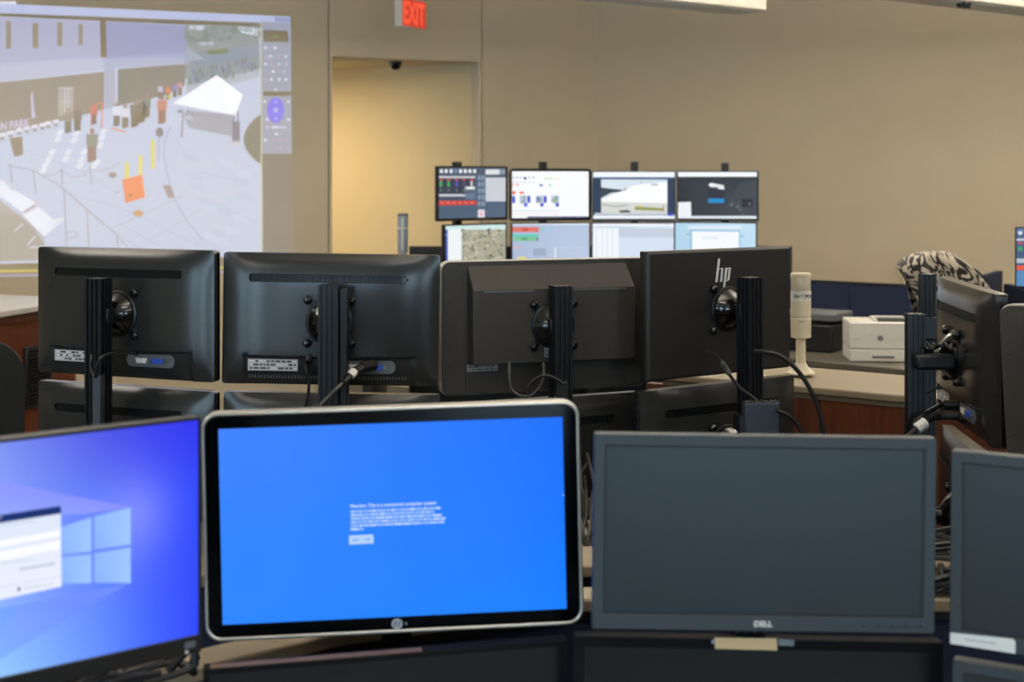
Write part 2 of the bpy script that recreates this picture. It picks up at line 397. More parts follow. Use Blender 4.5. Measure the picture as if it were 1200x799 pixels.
for a in (((75, 221), (78, 290)), ((102, 246), (104, 290)), ((137, 276), (138, 290)), ((12, 192), (14, 214)), ((39, 200), (42, 226)), ((72, 196), (73, 217)), ((106, 194), (107, 216))): pc.line(a, 1.1, (166, 160, 168))
for a in (((40, 200), (52, 206), (64, 204), (72, 199)), ((72, 199), (84, 208), (98, 206), (106, 196)), ((106, 196), (118, 201), (132, 196), (141, 190))): pc.line(a, 0.8, (180, 172, 182))
for i, (x, y) in enumerate(((2, 157), (12, 154), (22, 151), (31, 149), (40, 147), (49, 145), (56, 143), (65, 141))): pc.poly([(x - 3.5, y), (x + 3.5, y - 1.4), (x + 4, y + 2), (x - 3, y + 3.5)], (228, 228, 238)); pc.rect(x - 2, y + 3.6, x + 3, y + 7, (172, 160, 158))
for x, y in ((70, 155), (67, 163), (61, 178), (57, 186), (53, 193), (50, 200), (89, 156), (86, 164), (80, 178), (77, 186), (98, 178), (95, 187), (93, 194), (121, 154), (119, 161), (117, 170), (113, 190), (110, 194)):
    pc.poly([(x - 4, y + 2.5), (x, y - 3), (x + 4.5, y - 2), (x + 1, y + 3.5)], (238, 238, 248))
pc.poly([(11, 162), (26, 160), (27, 181), (17, 184)], (160, 146, 126)); pc.ell(138, 225, 1, 1, (150, 130, 120), 6)
pc.ell(153, 229, 2.4, 2.4, (120, 110, 90), 8)
def person(x, y, h, top, leg):
    pc.rect(x - h * .14, y - h * .46, x + h * .02, y, leg); pc.rect(x + h * .0, y - h * .46, x + h * .12, y - h * .04, leg)
    pc.poly([(x - h * .16, y - h * .44), (x - h * .18, y - h * .82), (x + h * .17, y - h * .82), (x + h * .15, y - h * .44)], top); pc.ell(x, y - h * .91, h * .075, h * .09, (176, 146, 128), 8)
for a in ((137, 148, 28, (226, 226, 236), (134, 122, 122)), (147, 150, 28, (220, 216, 226), (130, 118, 118)), (158, 149, 32, (146, 138, 122), (126, 118, 112)), (166, 144, 30, (138, 130, 116), (122, 114, 108)),
          (172, 138, 28, (150, 150, 140), (120, 112, 108)), (108, 190, 40, (160, 158, 142), (168, 140, 128)), (80, 156, 30, (168, 156, 140), (150, 136, 124)), (91, 154, 30, (156, 140, 126), (148, 128, 118)), (190, 145, 34, (206, 150, 128), (168, 130, 118)), (110, 146, 26, (206, 140, 120), (150, 126, 116)),
          (197, 117, 18, (214, 130, 110), (140, 120, 116)), (188, 116, 18, (200, 190, 206), (140, 120, 120)), (205, 114, 18, (130, 140, 190), (130, 120, 120)), (211, 112, 18, (200, 160, 160), (130, 120, 120))): person(*a)
for a in (((108, 124), (107, 148)), ((120, 120), (119, 150)), ((108, 124), (120, 120)), ((130, 150), (148, 155))): pc.line(a, 1.6, (226, 148, 124))
pc.ell(198, 113, 2.4, 3, (240, 236, 110), 8)
# white tables on the lower left of the picture
pc.poly([(-30, 206), (4, 212), (14, 224), (0, 232), (-30, 214)], (230, 230, 240)); pc.poly([(2, 230), (17, 223), (42, 238), (26, 248)], (236, 238, 248)); pc.poly([(25, 250), (42, 241), (68, 262), (52, 277)], (236, 238, 248))
pc.poly([(26, 248), (40, 239), (44, 243), (28, 252)], (176, 168, 168)); pc.poly([(60, 258), (74, 254), (76, 258), (64, 266)], (222, 222, 232)); pc.poly([(38, 240), (42, 232), (44, 236), (43, 243)], (206, 200, 204))
for x, y in ((34, 254), (45, 250), (48, 268), (59, 262)): pc.ell(x, y, 1.1, 1.1, (160, 140, 140), 6)
pc.line([(27, 262), (17, 271)], 1.8, (214, 214, 222)); pc.line([(42, 276), (32, 287)], 1.8, (214, 214, 222)); pc.line([(34, 290), (52, 289)], 1.8, (214, 214, 222))
for k in range(14): pc.line([(84 + 7 * math.cos(k * .45), 275 + 4 * math.sin(k * .45)), (84 + 7 * math.cos(k * .45 + .45), 275 + 4 * math.sin(k * .45 + .45))], 0.9, (176, 170, 176))
for a in (((160, 292), (250, 236), (300, 262)), ((100, 232), (142, 244), (180, 262), (240, 292)), ((205, 160), (230, 200), (290, 215)), ((30, 176), (100, 202), (130, 222))): pc.line(a, 0.8, (188, 192, 210))
for i in range(26):
    x = rnd.uniform(212, 280); y = rnd.uniform(178, 280); pc.poly([(x, y), (x + 16, y + 3), (x + 20, y + 12), (x + 3, y + 9)], rnd.choice([(204, 210, 228), (196, 202, 220), (202, 206, 222)]))
# control side bar
pc.poly([(308.5, 35), (337, 36), (338, 49.5), (309, 49)], (110, 94, 62)); pc.rect(308.5, 107, 341, 112.5, (130, 112, 84)); pc.line([(305.5, 26), (307.5, 294)], 1.0, (214, 210, 150))
pc.up(); pc.rect(320, 41.5, 326, 43.5, (110, 170, 70)); pc.ell(323, 129, 10, 15, (128, 116, 234), 24)
for y, xs in ((56, (311, 316, 322)), (66, (312, 317, 327, 335)), (75, (311, 318, 327, 335)), (84, (311, 320, 327, 333)), (93, (311, 318, 327, 335)), (105, (323,)), (119, (310, 338)), (140, (313, 338)), (149, (313, 317, 321, 325, 329, 333)), (157, (324,)), (164, (311, 320, 329, 336)), (173, (328,))):
    for x in xs: pc.ell(x, y, 2.0, 1.8, rnd.choice([(222, 222, 234), (206, 206, 222), (196, 180, 190), (228, 228, 238)]), 8)
pc.up(); pc.ell(323, 129, 3, 3, (196, 190, 246), 10); pc.ell(323, 119.5, 2, 1.6, (190, 190, 250), 8); pc.ell(323, 139, 2, 1.6, (190, 190, 250), 8)
po = pc.build('projected_image', M['proj']); po.location = P0; po.rotation_euler.z = R(RZ1)
tag(po, 'large projected camera view of a plaza with a white tent on the left wall', 'projection')

# exit sign
sg = at(481, 20, 10.45)
ex = thing('exit_sign', 'lit red exit sign hanging above the corridor doorway', 'sign', (sg.x, sg.y, CAMZ + (HZ - 33.5) / F * 10.45), 61)
b = MB().box(-0.165, 0.165, -0.032, 0.032, 0, 0.215).build('housing', M['white'], ex, bevel=0.006)
MB().box(-0.02, 0.02, -0.02, 0.02, 0.215, CEIL - ex.location.z).build('stem', M['white'], ex)
MB().box(-0.06, 0.06, -0.03, 0.03, CEIL - ex.location.z - 0.03, CEIL - ex.location.z).build('canopy', M['white'], ex, bevel=0.004)
fp = Pic(lambda a, b: (a, b), -0.0335, 0.0006)
fp.poly([(-0.158, 0.008), (0.158, 0.008), (0.158, 0.207), (-0.158, 0.207)], (205, 62, 42)).up()
vs, fs = text_fit('EXIT', 0.285, 0.165, 0.03)
bb = len(fp.v); fp.v += [(x, -0.0341, 0.108 + y) for x, y in vs]; fp.f += [tuple(i + bb for i in f) for f in fs]; fp.c += [lin((255, 92, 62))] * len(vs)
fp.build('lit_face', M['screen'], ex)
# dome camera under the corridor ceiling
dc = at(463.5, 75, 11.3)
dm = thing('dome_camera', 'small black dome camera on the corridor ceiling', 'camera', (dc.x, dc.y, DZ1 - 0.055))
MB().lathe([(0.0, -0.012), (0.02, -0.009), (0.034, 0.003), (0.043, 0.022), (0.045, 0.034)], 20).build('dome', M['dome'], dm)
MB().lathe([(0.048, 0.034), (0.052, 0.045), (0.052, 0.055)], 20).build('mount', M['black'], dm)

# linear pendant lights
def pendant(name, label, p, l0, l1):
    rz = math.degrees(math.atan2(0.6, 0.8))
    t = thing(name, label, 'ceiling light', p, rz)
    MB().slab([([(l0, 0), (l1, 0), (l1, 0.10), (l0, 0.10)], 0.0), ([(l0, 0), (l1, 0), (l1, 0.10), (l0, 0.10)], 0.24)]).build('housing', M['lum'], t, bevel=0.012)
    MB().box(l0 + 0.03, l1 - 0.03, 0.03, 0.21, -0.006, 0.01).build('diffuser', M['white'], t, bevel=0.003)
    for x in (l0 + 0.15, l1 - 0.15): MB().cyl((x, 0.12, 0.09), (x, 0.12, CEIL - p[2]), 0.006, 8).build('hanger', M['steel'], t)
    return t
pd = pendant('pendant_light', 'white linear pendant light whose right end shows at the top centre', at(899, 13, 8.0), -2.2, 0)
pe = pendant('pendant_light', 'white linear pendant light cut off at the top right corner', at(1200, 9.5, 8.0), -1.6, 1.2)
for px in (1122, 1135):
    q = mx_of(pe).inverted() @ at(px, 1.5, 7.75)
    MB().lathe([(0.0, -0.03), (0.02, -0.028), (0.024, -0.012), (0.024, 0.004)], 14, Matrix.Translation((q.x, 0.05, 0))).build('sensor', M['black'], pe)

# ------------------------------------------------------------------ desks and partitions
def ribbon(pts, d0, d1, z0, z1, mb=None):
    """vertical band along a polyline, between offsets d0 and d1 to its left (away from the camera)"""
    mb = mb or MB(); P = [Vector((p[0], p[1])) for p in pts]; offs = []
    for i, p in enumerate(P):
        a = (P[i] - P[i - 1]).normalized() if i else (P[1] - P[0]).normalized()
        b = (P[i + 1] - P[i]).normalized() if i < len(P) - 1 else a
        na = Vector((-a.y, a.x)); nb = Vector((-b.y, b.x)); n = (na + nb).normalized(); n = n / max(0.3, n.dot(na)); offs.append(n)
    lo = [[(p.x + n.x * d0, p.y + n.y * d0, z0), (p.x + n.x * d1, p.y + n.y * d1, z0), (p.x + n.x * d1, p.y + n.y * d1, z1), (p.x + n.x * d0, p.y + n.y * d0, z1)] for p, n in zip(P, offs)]
    return mb.loft(lo)
def plate(pts, z0, z1, mb=None):
    return (mb or MB()).loft([[(x, y, z0) for x, y in pts], [(x, y, z1) for x, y in pts]])
def seg_panel(name, a, b, z0, z1, th, m, parent, bevel=0.004):
    a = Vector((a[0], a[1], 0)); b = Vector((b[0], b[1], 0)); d = b - a; n = Vector((-d.y, d.x, 0)).normalized()
    mb = MB().loft([[a + Vector((0, 0, z0)), b + Vector((0, 0, z0)), b + n * th + Vector((0, 0, z0)), a + n * th + Vector((0, 0, z0))],
                    [a + Vector((0, 0, z1)), b + Vector((0, 0, z1)), b + n * th + Vector((0, 0, z1)), a + n * th + Vector((0, 0, z1))]])
    return mb.build(name, m, parent, bevel=bevel)

# front console (the desk of the nearest row)
fc = thing('front_console', 'beige topped console wall with navy panels behind the nearest row of monitors', 'desk')
FL = [(-1.03, 1.80), (-0.483, 2.236), (-0.29, 2.40), (0.124, 2.588), (0.90, 2.588), (1.5, 2.30)]
for a, b2 in zip(FL, FL[1:]): pass
ribbon(FL, 0, 0.08, 0.955, 0.98).build('ledge', M['beige'], fc, bevel=0.004)
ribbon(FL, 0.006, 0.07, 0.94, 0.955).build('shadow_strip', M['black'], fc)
ribbon(FL, 0.012, 0.06, 0.06, 0.94).build('panel', M['navy'], fc)
plate([(-1.35, 1.2), (-1.02, 1.79), (-0.48, 2.225), (-0.29, 2.385), (0.124, 2.575), (0.90, 2.575), (1.49, 2.29), (1.55, 1.2)], 0.62, 0.65).build('worktop', M['beige'], fc, bevel=0.005)
for x, y in ((-1.2, 1.35), (1.4, 1.35), (0.0, 1.35)): MB().box(x - 0.03, x + 0.03, y - 0.03, y + 0.6, 0, 0.62).build('leg', M['black'], fc)
# middle console (its monitors show their backs)
mc = thing('middle_console', 'beige edged console with navy panels under the monitors seen from behind', 'desk')
ML = [(-1.75, 2.30), (-0.55, 2.76), (0.13, 2.81), (1.0, 2.81), (1.9, 2.35)]
ribbon(ML, 0, 0.15, 0.955, 0.98).build('ledge', M['beige'], mc, bevel=0.004)
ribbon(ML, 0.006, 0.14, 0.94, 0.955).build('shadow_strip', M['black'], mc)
ribbon(ML, 0.012, 0.07, 0.0, 0.94).build('panel', M['navy'], mc)
plate([(-1.75, 2.40), (-0.55, 2.83), (0.13, 2.88), (1.0, 2.88), (1.85, 2.45), (1.75, 3.7), (0.95, 4.3), (-1.3, 4.3)], 0.69, 0.72).build('worktop', M['dark_top'], mc, bevel=0.005)
for x, y in ((-1.2, 3.9), (0.8, 3.9), (-0.2, 3.9)): MB().box(x - 0.03, x + 0.03, y - 0.6, y + 0.03, 0, 0.69).build('leg', M['black'], mc)
# wooden console wing on the right with a beige ledge
wa = Vector((0.89, 4.71, 0)); wd = Vector((0.817, -0.577, 0)).normalized()
ww = thing('console_wing', 'reddish wood console wing with a wide beige ledge under the tower light', 'console')
g = lambda t: (wa + wd * t)[:2]
ribbon([g(-0.45), g(1.5)], 0, 0.45, 1.035, 1.06).build('ledge', M['beige'], ww, bevel=0.006)
ribbon([g(-0.45), g(1.5)], 0.008, 0.44, 1.02, 1.035).build('shadow_strip', M['reveal'], ww)
for k in range(3): ribbon([g(-0.52 + k * 0.65 + 0.002), g(0.13 + k * 0.65 - 0.002)], 0.012, 0.05, 0.06, 1.02).build('wood_panel', M['wood'], ww, bevel=0.002, seg=1)
ribbon([g(-0.45), g(1.5)], 0.03, 0.40, 0.0, 0.06).build('plinth', M['black'], ww)
# back counter with printer
bc = thing('back_counter', 'charcoal topped counter carrying the white printer', 'counter')
ca = Vector((1.60, 7.66, 0)); cd = Vector((0.76, -0.65, 0)).normalized(); cn = Vector((0.65, 0.76, 0)).normalized()
q = lambda t, s: (ca + cd * t + cn * s)[:2]
plate([q(-0.3, 0), q(2.4, 0), q(2.4, 0.95), q(-0.3, 0.95)], 0.722, 0.757).build('counter_top', M['dark_top'], bc, bevel=0.004)
for t in (-0.28, 0.9, 2.3): plate([q(t, 0.05), q(t + 0.04, 0.05), q(t + 0.04, 0.9), q(t, 0.9)], 0, 0.722).build('side_panel', M['wood'], bc)
pn = thing('partition', 'navy fabric partition of two panels standing behind the white printer', 'partition')
pa = Vector((1.70, 9.22, 0)); pdn = Vector((0.445, -0.33, 0)).normalized()
def on_line(px): # point of the partition line seen at a picture column
    k = (px - 600) / F; t = (k * pa.y - pa.x) / (pdn.x - k * pdn.y); return (pa + pdn * t)[:2]
for a, b2 in ((912, 994.6), (995.4, 1150)):
    seg_panel('fabric_panel', on_line(a), on_line(b2), 0, 1.07, 0.05, M['navy'], pn)
    seg_panel('cap', on_line(a), on_line(b2), 1.07, 1.085, 0.05, M['black'], pn, 0.002)
pn2 = thing('partition', 'navy partition end peeking up behind the steeply turned monitor', 'partition')
seg_panel('fabric_panel', at(1137, 330, 9.0)[:2], at(1175, 318, 9.97)[:2], 0, 1.085, 0.05, M['navy'], pn2)
seg_panel('fabric_panel', at(1176, 318, 9.9)[:2], at(1240, 318, 8.6)[:2], 0, 1.0, 0.05, M['navy'], pn2)
# left wooden console
lc = thing('wooden_console', 'reddish wood console with a pale top at the far left below the projection', 'console')
LP = [(-2.78, 6.4), (-2.41, 8.02), (-3.4, 8.47), (-3.95, 6.7)]
plate(LP, 1.03, 1.06).build('top', M['pale_top'], lc, bevel=0.004)
LQ = [(-2.80, 6.43), (-2.432, 8.0), (-3.4, 8.44), (-3.92, 6.72)]
plate(LQ, 0.985, 1.03).build('edge_band', wood_mat('dark_edge_wood', (62, 28, 14), (84, 40, 22)), lc)
plate([(-2.815, 6.45), (-2.447, 7.98), (-3.4, 8.4), (-3.9, 6.74)], 0, 0.985).build('body', M['wood'], lc, bevel=0.003)
v0 = Vector((-2.815, 6.45, 0)); vd = Vector((0.368, 1.53, 0)).normalized(); vn = Vector((vd.y, -vd.x, 0))
k = (27 - 600) / F; t0 = (k * v0.y - v0.x) / (vd.x - k * vd.y); k = (57 - 600) / F; t1 = (k * v0.y - v0.x) / (vd.x - k * vd.y)
gr = MB(); 
A = v0 + vd * t0; B = v0 + vd * t1
fr = ribbon([A[:2], B[:2]], -0.02, 0.0, 0.52, 0.85).build('vent_grille', M['black'], lc, bevel=0.006)
sl = MB()
for i in range(14): ribbon([(A + vd * 0.02)[:2], (B - vd * 0.02)[:2]], -0.026, -0.018, 0.545 + i * 0.021, 0.553 + i * 0.021, sl)
sl.build('slat', M['gloss'], fr, kind='stuff')
# far console
fd = thing('far_console', 'desk with a low black partition under the far bank of lit screens', 'desk')
plate([(-0.95, 8.75), (1.62, 8.75), (1.62, 10.0), (-0.95, 10.0)], 0.73, 0.76).build('worktop', M['beige'], fd, bevel=0.004)
MB().box(-0.725, 1.97, 10.0, 10.05, 0, 1.255).build('partition', M['black'], fd, bevel=0.006)
for x in (-0.9, 0.5, 1.57): MB().box(x - 0.03, x + 0.03, 8.85, 9.9, 0, 0.73).build('leg', M['black'], fd)

# ------------------------------------------------------------------ computer monitors
# local frame: origin at the middle of the bottom edge, screen towards -y, back towards +y, x to the viewer's right from the front
def bezel_and_screen(t, W, H, bw, bb, mbez, y0=-0.010, y1=0.012, r=0.004, pic=None, panel='panelgl', bt=None):
    """bw side bezel, bb bottom bezel"""
    bt = bw if bt is None else bt
    out = rrect(W, H, r, 4, 0, H / 2); inn = rrect(W - 2 * bw, H - bt - bb, 0.0012, 4, 0, bb + (H - bt - bb) / 2)
    o = MB().ring(out, inn, y0, y1).build('bezel', M[mbez], t, bevel=0.0015)
    ys = y0 + 0.003
    x0, x1, z0, z1 = -W / 2 + bw - .001, W / 2 - bw + .001, bb - .001, H - bt + .001
    s = MB().box(x0, x1, ys, ys + 0.006, z0, z1).build('screen', M[panel], t, smooth=0)
    return ys
def lit(t, ys, build):
    """lit picture on a screen: drawn at photograph pixels, turned into the plane of the screen"""
    p = Pic(plane_px(t, ys - 0.0003), ys - 0.0003, 0.00015); build(p); return p.build('display', M['screen'], t)
def shell(t, W, H, T, m='black', inset=0.03, name='back_shell', y0=0.008, r=0.006):
    return MB().slab([(rrect(W - 0.002, H - 0.002, r, 4, 0, H / 2), y0), (rrect(W - 0.004, H - 0.004, r, 4, 0, H / 2), y0 + 0.008),
                      (rrect(W - 2 * inset, H - 2 * inset, r + 0.01, 4, 0, H / 2), y0 + T * 0.8), (rrect(W - 2.8 * inset, H - 2.8 * inset, r + 0.01, 4, 0, H / 2), y0 + T)]).build(name, M[m], t)
def vent_back(t, W, H, detail=0):
    """bulged back with a recessed vent slot near the top and a stepped port bay below"""
    sx0, sx1, sz0, sz1 = 0.125 * W, 0.85 * W, 0.782 * H, 0.845 * H
    stepz = 0.215 * H; rr = (sz1 - sz0) / 2
    def base(xb, z):
        u = abs(2 * xb / W - 1); v = abs(2 * z / H - 1)
        return 0.018 + 0.026 * (1 - u ** 5) * (1 - 0.75 * v ** 6)
    def inslot(xb, z):
        if not (sz0 < z < sz1): return False
        dz = abs(z - (sz0 + sz1) / 2); e = rr - math.sqrt(max(0, rr * rr - dz * dz)); return sx0 + e <= xb <= sx1 - e
    def depth(xb, z):
        d = base(xb, z)
        if inslot(xb, z): d -= 0.012
        k = min(1, max(0, (stepz - z + 0.02 * H * (2 * xb / W - 1) ** 2) / 0.004)); e = min(1, max(0, min(xb - 0.10 * W, 0.9 * W - xb) / 0.012))
        return d - 0.007 * k * e
    xs = sorted(set([W * (0.5 - 0.5 * math.cos(math.pi * i / 70)) for i in range(71)] + [sx0 + rr * (1 - math.cos(a * math.pi / 12)) for a in range(7)] + [sx1 - rr * (1 - math.cos(a * math.pi / 12)) for a in range(7)] + [0.10 * W, 0.9 * W]))
    zs = sorted(set([H * i / 44 for i in range(45)] + [sz0, sz0 + .0006, sz1 - .0006, sz1] + [sz0 + (sz1 - sz0) * i / 8 for i in range(1, 8)] + [stepz - .004, stepz, stepz + .004]))
    nx, nz = len(xs), len(zs); mb = MB(); vs = []; fs = []
    def corner(xb, z):                       # keep the outline's corners rounded
        r = 0.008; cx = min(max(xb, r), W - r); cz = min(max(z, r), H - r); dx, dz = xb - cx, z - cz; l = math.hypot(dx, dz)
        if l > r: dx, dz = dx * r / l, dz * r / l
        return cx + dx, cz + dz
    for z in zs:
        for xb in xs:
            a, c = corner(xb, z); vs.append((W / 2 - a, depth(xb, z), c))
    for j in range(nz - 1):
        for i in range(nx - 1):
            a = j * nx + i; fs.append((a, a + 1, a + nx + 1, a + nx))
    rim = [i for i in range(nx)] + [j * nx + nx - 1 for j in range(1, nz)] + [(nz - 1) * nx + i for i in range(nx - 2, -1, -1)] + [j * nx for j in range(nz - 2, 0, -1)]
    b0 = len(vs)
    for i in rim: vs.append((vs[i][0], 0.004, vs[i][2]))
    n = len(rim)
    for k2 in range(n): fs.append((rim[k2], rim[(k2 + 1) % n], b0 + (k2 + 1) % n, b0 + k2))
    fs.append(tuple(range(b0, b0 + n)))
    mb.add(vs, fs); sh = mb.build('back_shell', M['back'], t, smooth=38)
    f = lambda xb: W / 2 - xb
    # ribs in the slot
    rb = MB(); k = 0
    while sx0 + 0.008 + k * 0.0052 < sx1 - 0.008:
        x = f(sx0 + 0.008 + k * 0.0052); y = base(W / 2 - x, sz0 + rr); rb.box(x - 0.0012, x + 0.0012, y - 0.013, y - 0.004, sz0 + .001, sz1 - .001); k += 1
    rb.build('vent_ribs', M['black'], sh, smooth=0, kind='stuff')
    # port plate and ports
    def plate_on(name, u0, u1, v0, v1, m, lift, r, th=0.003):
        xm = (u0 + u1) / 2 * W; y = depth(xm, (v0 + v1) / 2 * H)
        return MB().slab([(rrect((u1 - u0) * W, (v1 - v0) * H, r, 4, f(xm), (v0 + v1) / 2 * H), y - 0.002), (rrect((u1 - u0) * W, (v1 - v0) * H, r, 4, f(xm), (v0 + v1) / 2 * H), y + lift)]), y + lift
    pm, yp = plate_on('port_plate', 0.54, 0.805, 0.095, 0.195, M['greyp'], 0.0015, 0.016); pp = pm.build('port_plate', M['greyp'], t, bevel=0.0008)
    def port(name, u, wd, m):
        z = 0.145 * H; x = f(u * W)
        MB().slab([([(x - wd / 2, z + .0065), (x + wd / 2, z + .0065), (x + wd / 2 - .004, z - .0065), (x - wd / 2 + .004, z - .0065)], yp - .002), ([(x - wd / 2, z + .0065), (x + wd / 2, z + .0065), (x + wd / 2 - .004, z - .0065), (x - wd / 2 + .004, z - .0065)], yp + .005)]).build(name, M[m], pp, bevel=0.0008)
    port('vga_port', 0.715, 0.040, 'bluec'); port('dvi_port', 0.625, 0.036, 'whitec')
    for u in (0.672, 0.755):
        MB().cyl((f(u * W), yp - .001, 0.145 * H), (f(u * W), yp + .004, 0.145 * H), 0.004, 8).build('port_screw', M['steel'], pp)
    # rating label
    xm = 0.24 * W; y = max(depth(a_ * W, b_ * H) for a_ in (.125, .24, .355) for b_ in (.108, .15, .195)) + 0.0006
    lp = Pic(lambda a, b: (f(a * W), b * H), y, -0.0002)
    lp.rect(0.125, 0.108, 0.355, 0.195, (176, 178, 180)).up()
    for j in range(3):
        u = 0.135
        while u < 0.34:
            wd = rnd.uniform(0.008, 0.03); lp.rect(u, 0.12 + j * 0.026, min(0.348, u + wd), 0.134 + j * 0.026, rnd.choice([(46, 48, 52), (70, 72, 76), (205, 205, 205)])); u += wd + 0.006
    lp.build('rating_label', M['prnt'], t)
    if detail:                                # row of small ticks under the port bay
        tk = MB()
        for i in range(52):
            u = 0.13 + 0.72 * i / 51
            if 0.45 < u < 0.54: continue
            x = f(u * W); yy = depth(u * W, 0.065 * H); tk.box(x - .0011, x + .0011, yy - .002, yy + .0007, 0.05 * H, 0.082 * H)
        tk.build('vent_ticks', M['greyp'], t, smooth=0, kind='stuff')
    return depth
def vented(label, loc, rz, ry=0.0, W=0.567, H=0.344, detail=0, group=None):
    t = thing('computer_monitor', label, 'monitor', loc, rz, group, ry=ry)
    bezel_and_screen(t, W, H, 0.016, 0.02, 'gloss', -0.010, 0.006, 0.008)
    t['_'] = 0; del t['_']
    return t, vent_back(t, W, H, detail)

def rim_back(t, W, H):
    """flat back framed by a silver rim, with a raised housing whose top slopes"""
    f = lambda u: W / 2 - u * W
    bp = MB().slab([(rrect(W - 0.006, H - 0.006, 0.022, 6, 0, H / 2), 0.010), (rrect(W - 0.006, H - 0.006, 0.022, 6, 0, H / 2), 0.022)]).build('back_plate', M['hpback'], t, bevel=0.001)
    hz = lambda v: H * (1 - v)
    h = MB()
    u0, u1 = 0.125, 0.905
    lo = [(f(u0 - .005), 0.021, hz(0.035)), (f(u1 - .015), 0.021, hz(0.035)), (f(u1), 0.021, hz(0.775)), (f(u0), 0.021, hz(0.775))]
    mid = [(f(u0), 0.066, hz(0.215)), (f(u1), 0.066, hz(0.215)), (f(u1), 0.066, hz(0.765)), (f(u0), 0.066, hz(0.765))]
    h.loft([lo, mid]).build('rear_housing', M['hpback'], t, bevel=0.003)
    for a, b in ((0.175, 0.41), (0.59, 0.86)): MB().box(f(b), f(a), 0.064, 0.0668, hz(0.232), hz(0.220)).build('vent_line', M['greyp'], t, smooth=0)
    for u, v in ((0.08, 0.03), (0.30, 0.022), (0.52, 0.022), (0.73, 0.022), (0.92, 0.03), (0.035, 0.3), (0.035, 0.78), (0.965, 0.3), (0.965, 0.6), (0.88, 0.66)):
        x, z = f(u), hz(v); y = 0.066 if 0.2 < v < 0.7 and 0.13 < u < 0.9 else 0.022; MB().cyl((x, y - 0.001, z), (x, y + 0.0012, z), 0.0028, 8).build('screw', M['armp'], t)
    for u in (0.115, 0.885): MB().box(f(u) - .0006, f(u) + .0006, 0.021, 0.0226, hz(0.985), hz(0.78)).build('seam', M['armp'], t, smooth=0)
    for a, b, c, d, y in ((0.118, 0.775, 0.263, 0.825, 0.0232), (0.46, 0.655, 0.545, 0.725, 0.0672)):
        lp = Pic(lambda u, v: (f(u), hz(v)), y, -0.0002); lp.rect(a, b, c, d, (150, 152, 152)).up()
        for j in range(2):
            u = a + .006
            while u < c - .012:
                wd = rnd.uniform(.006, .02); lp.rect(u, b + (d - b) * (.2 + .4 * j), min(c - .004, u + wd), b + (d - b) * (.42 + .4 * j), rnd.choice([(70, 72, 74), (90, 92, 92), (54, 56, 58)])); u += wd + .005
        lp.build('rating_label', M['prnt'], t)
def rimmed(label, loc, rz, ry=0.0, W=0.6, H=0.36, draw=None, group=None):
    t = thing('computer_monitor', label, 'monitor', loc, rz, group, ry=ry)
    out = rrect(W, H, 0.026, 8, 0, H / 2); inn = rrect(W - 0.012, H - 0.012, 0.021, 8, 0, H / 2)
    MB().ring(out, inn, -0.010, 0.018).build('rim', M['rim'], t, bevel=0.0025, seg=3)
    gp = rrect(W - 0.012, H - 0.012, 0.021, 8, 0, H / 2)
    MB().slab([(gp, -0.0085), (gp, 0.004)]).build('front_glass', M['glass'], t, smooth=0)
    rim_back(t, W, H)
    if draw: lit(t, -0.0088, draw)
    return t
def flat(label, loc, rz, ry=0.0, W=0.527, H=0.345, mbez='black', bw=0.007, bb=0.02, draw=None, mback='backflat', T=0.026, group=None, back=True):
    t = thing('computer_monitor', label, 'monitor', loc, rz, group, ry=ry)
    ys = bezel_and_screen(t, W, H, bw, bb, mbez, -0.008, 0.010, 0.003)
    if draw: lit(t, ys, draw)
    if back:
        MB().slab([(rrect(W, H, 0.003, 4, 0, H / 2), 0.009), (rrect(W, H, 0.003, 4, 0, H / 2), 0.018), (rrect(W - .012, H - .012, 0.003, 4, 0, H / 2), T)]).build('back_shell', M[mback], t, bevel=0.0012)
    return t

# ---- posts with arms
def post(label, loc, top, rz, wd=0.05, group=None):
    t = thing('monitor_post', label, 'post', loc, 0, group)
    h = top - loc[2]; a = wd / 2; g = wd * 0.09; d = wd * 0.12
    sec = []
    side = [(-a, -a), (-a * .55 - g, -a), (-a * .55 - g, -a + d), (-a * .55 + g, -a + d), (-a * .55 + g, -a), (-g, -a), (-g, -a + d), (g, -a + d), (g, -a), (a * .55 - g, -a), (a * .55 - g, -a + d), (a * .55 + g, -a + d), (a * .55 + g, -a)]
    for k in range(4):
        c, s_ = math.cos(R(90 * k)), math.sin(R(90 * k)); sec += [(x * c - y * s_, x * s_ + y * c) for x, y in side]
    c, s_ = math.cos(R(rz)), math.sin(R(rz)); sec = [(x * c - y * s_, x * s_ + y * c) for x, y in sec]
    MB().loft([[(x, y, 0.012) for x, y in sec], [(x, y, h) for x, y in sec]]).build('extrusion', M['alu'], t, smooth=0)
    MB().lathe([(0.075, 0), (0.075, 0.008), (0.055, 0.012)], 24).build('foot', M['armp'], t)
    return t
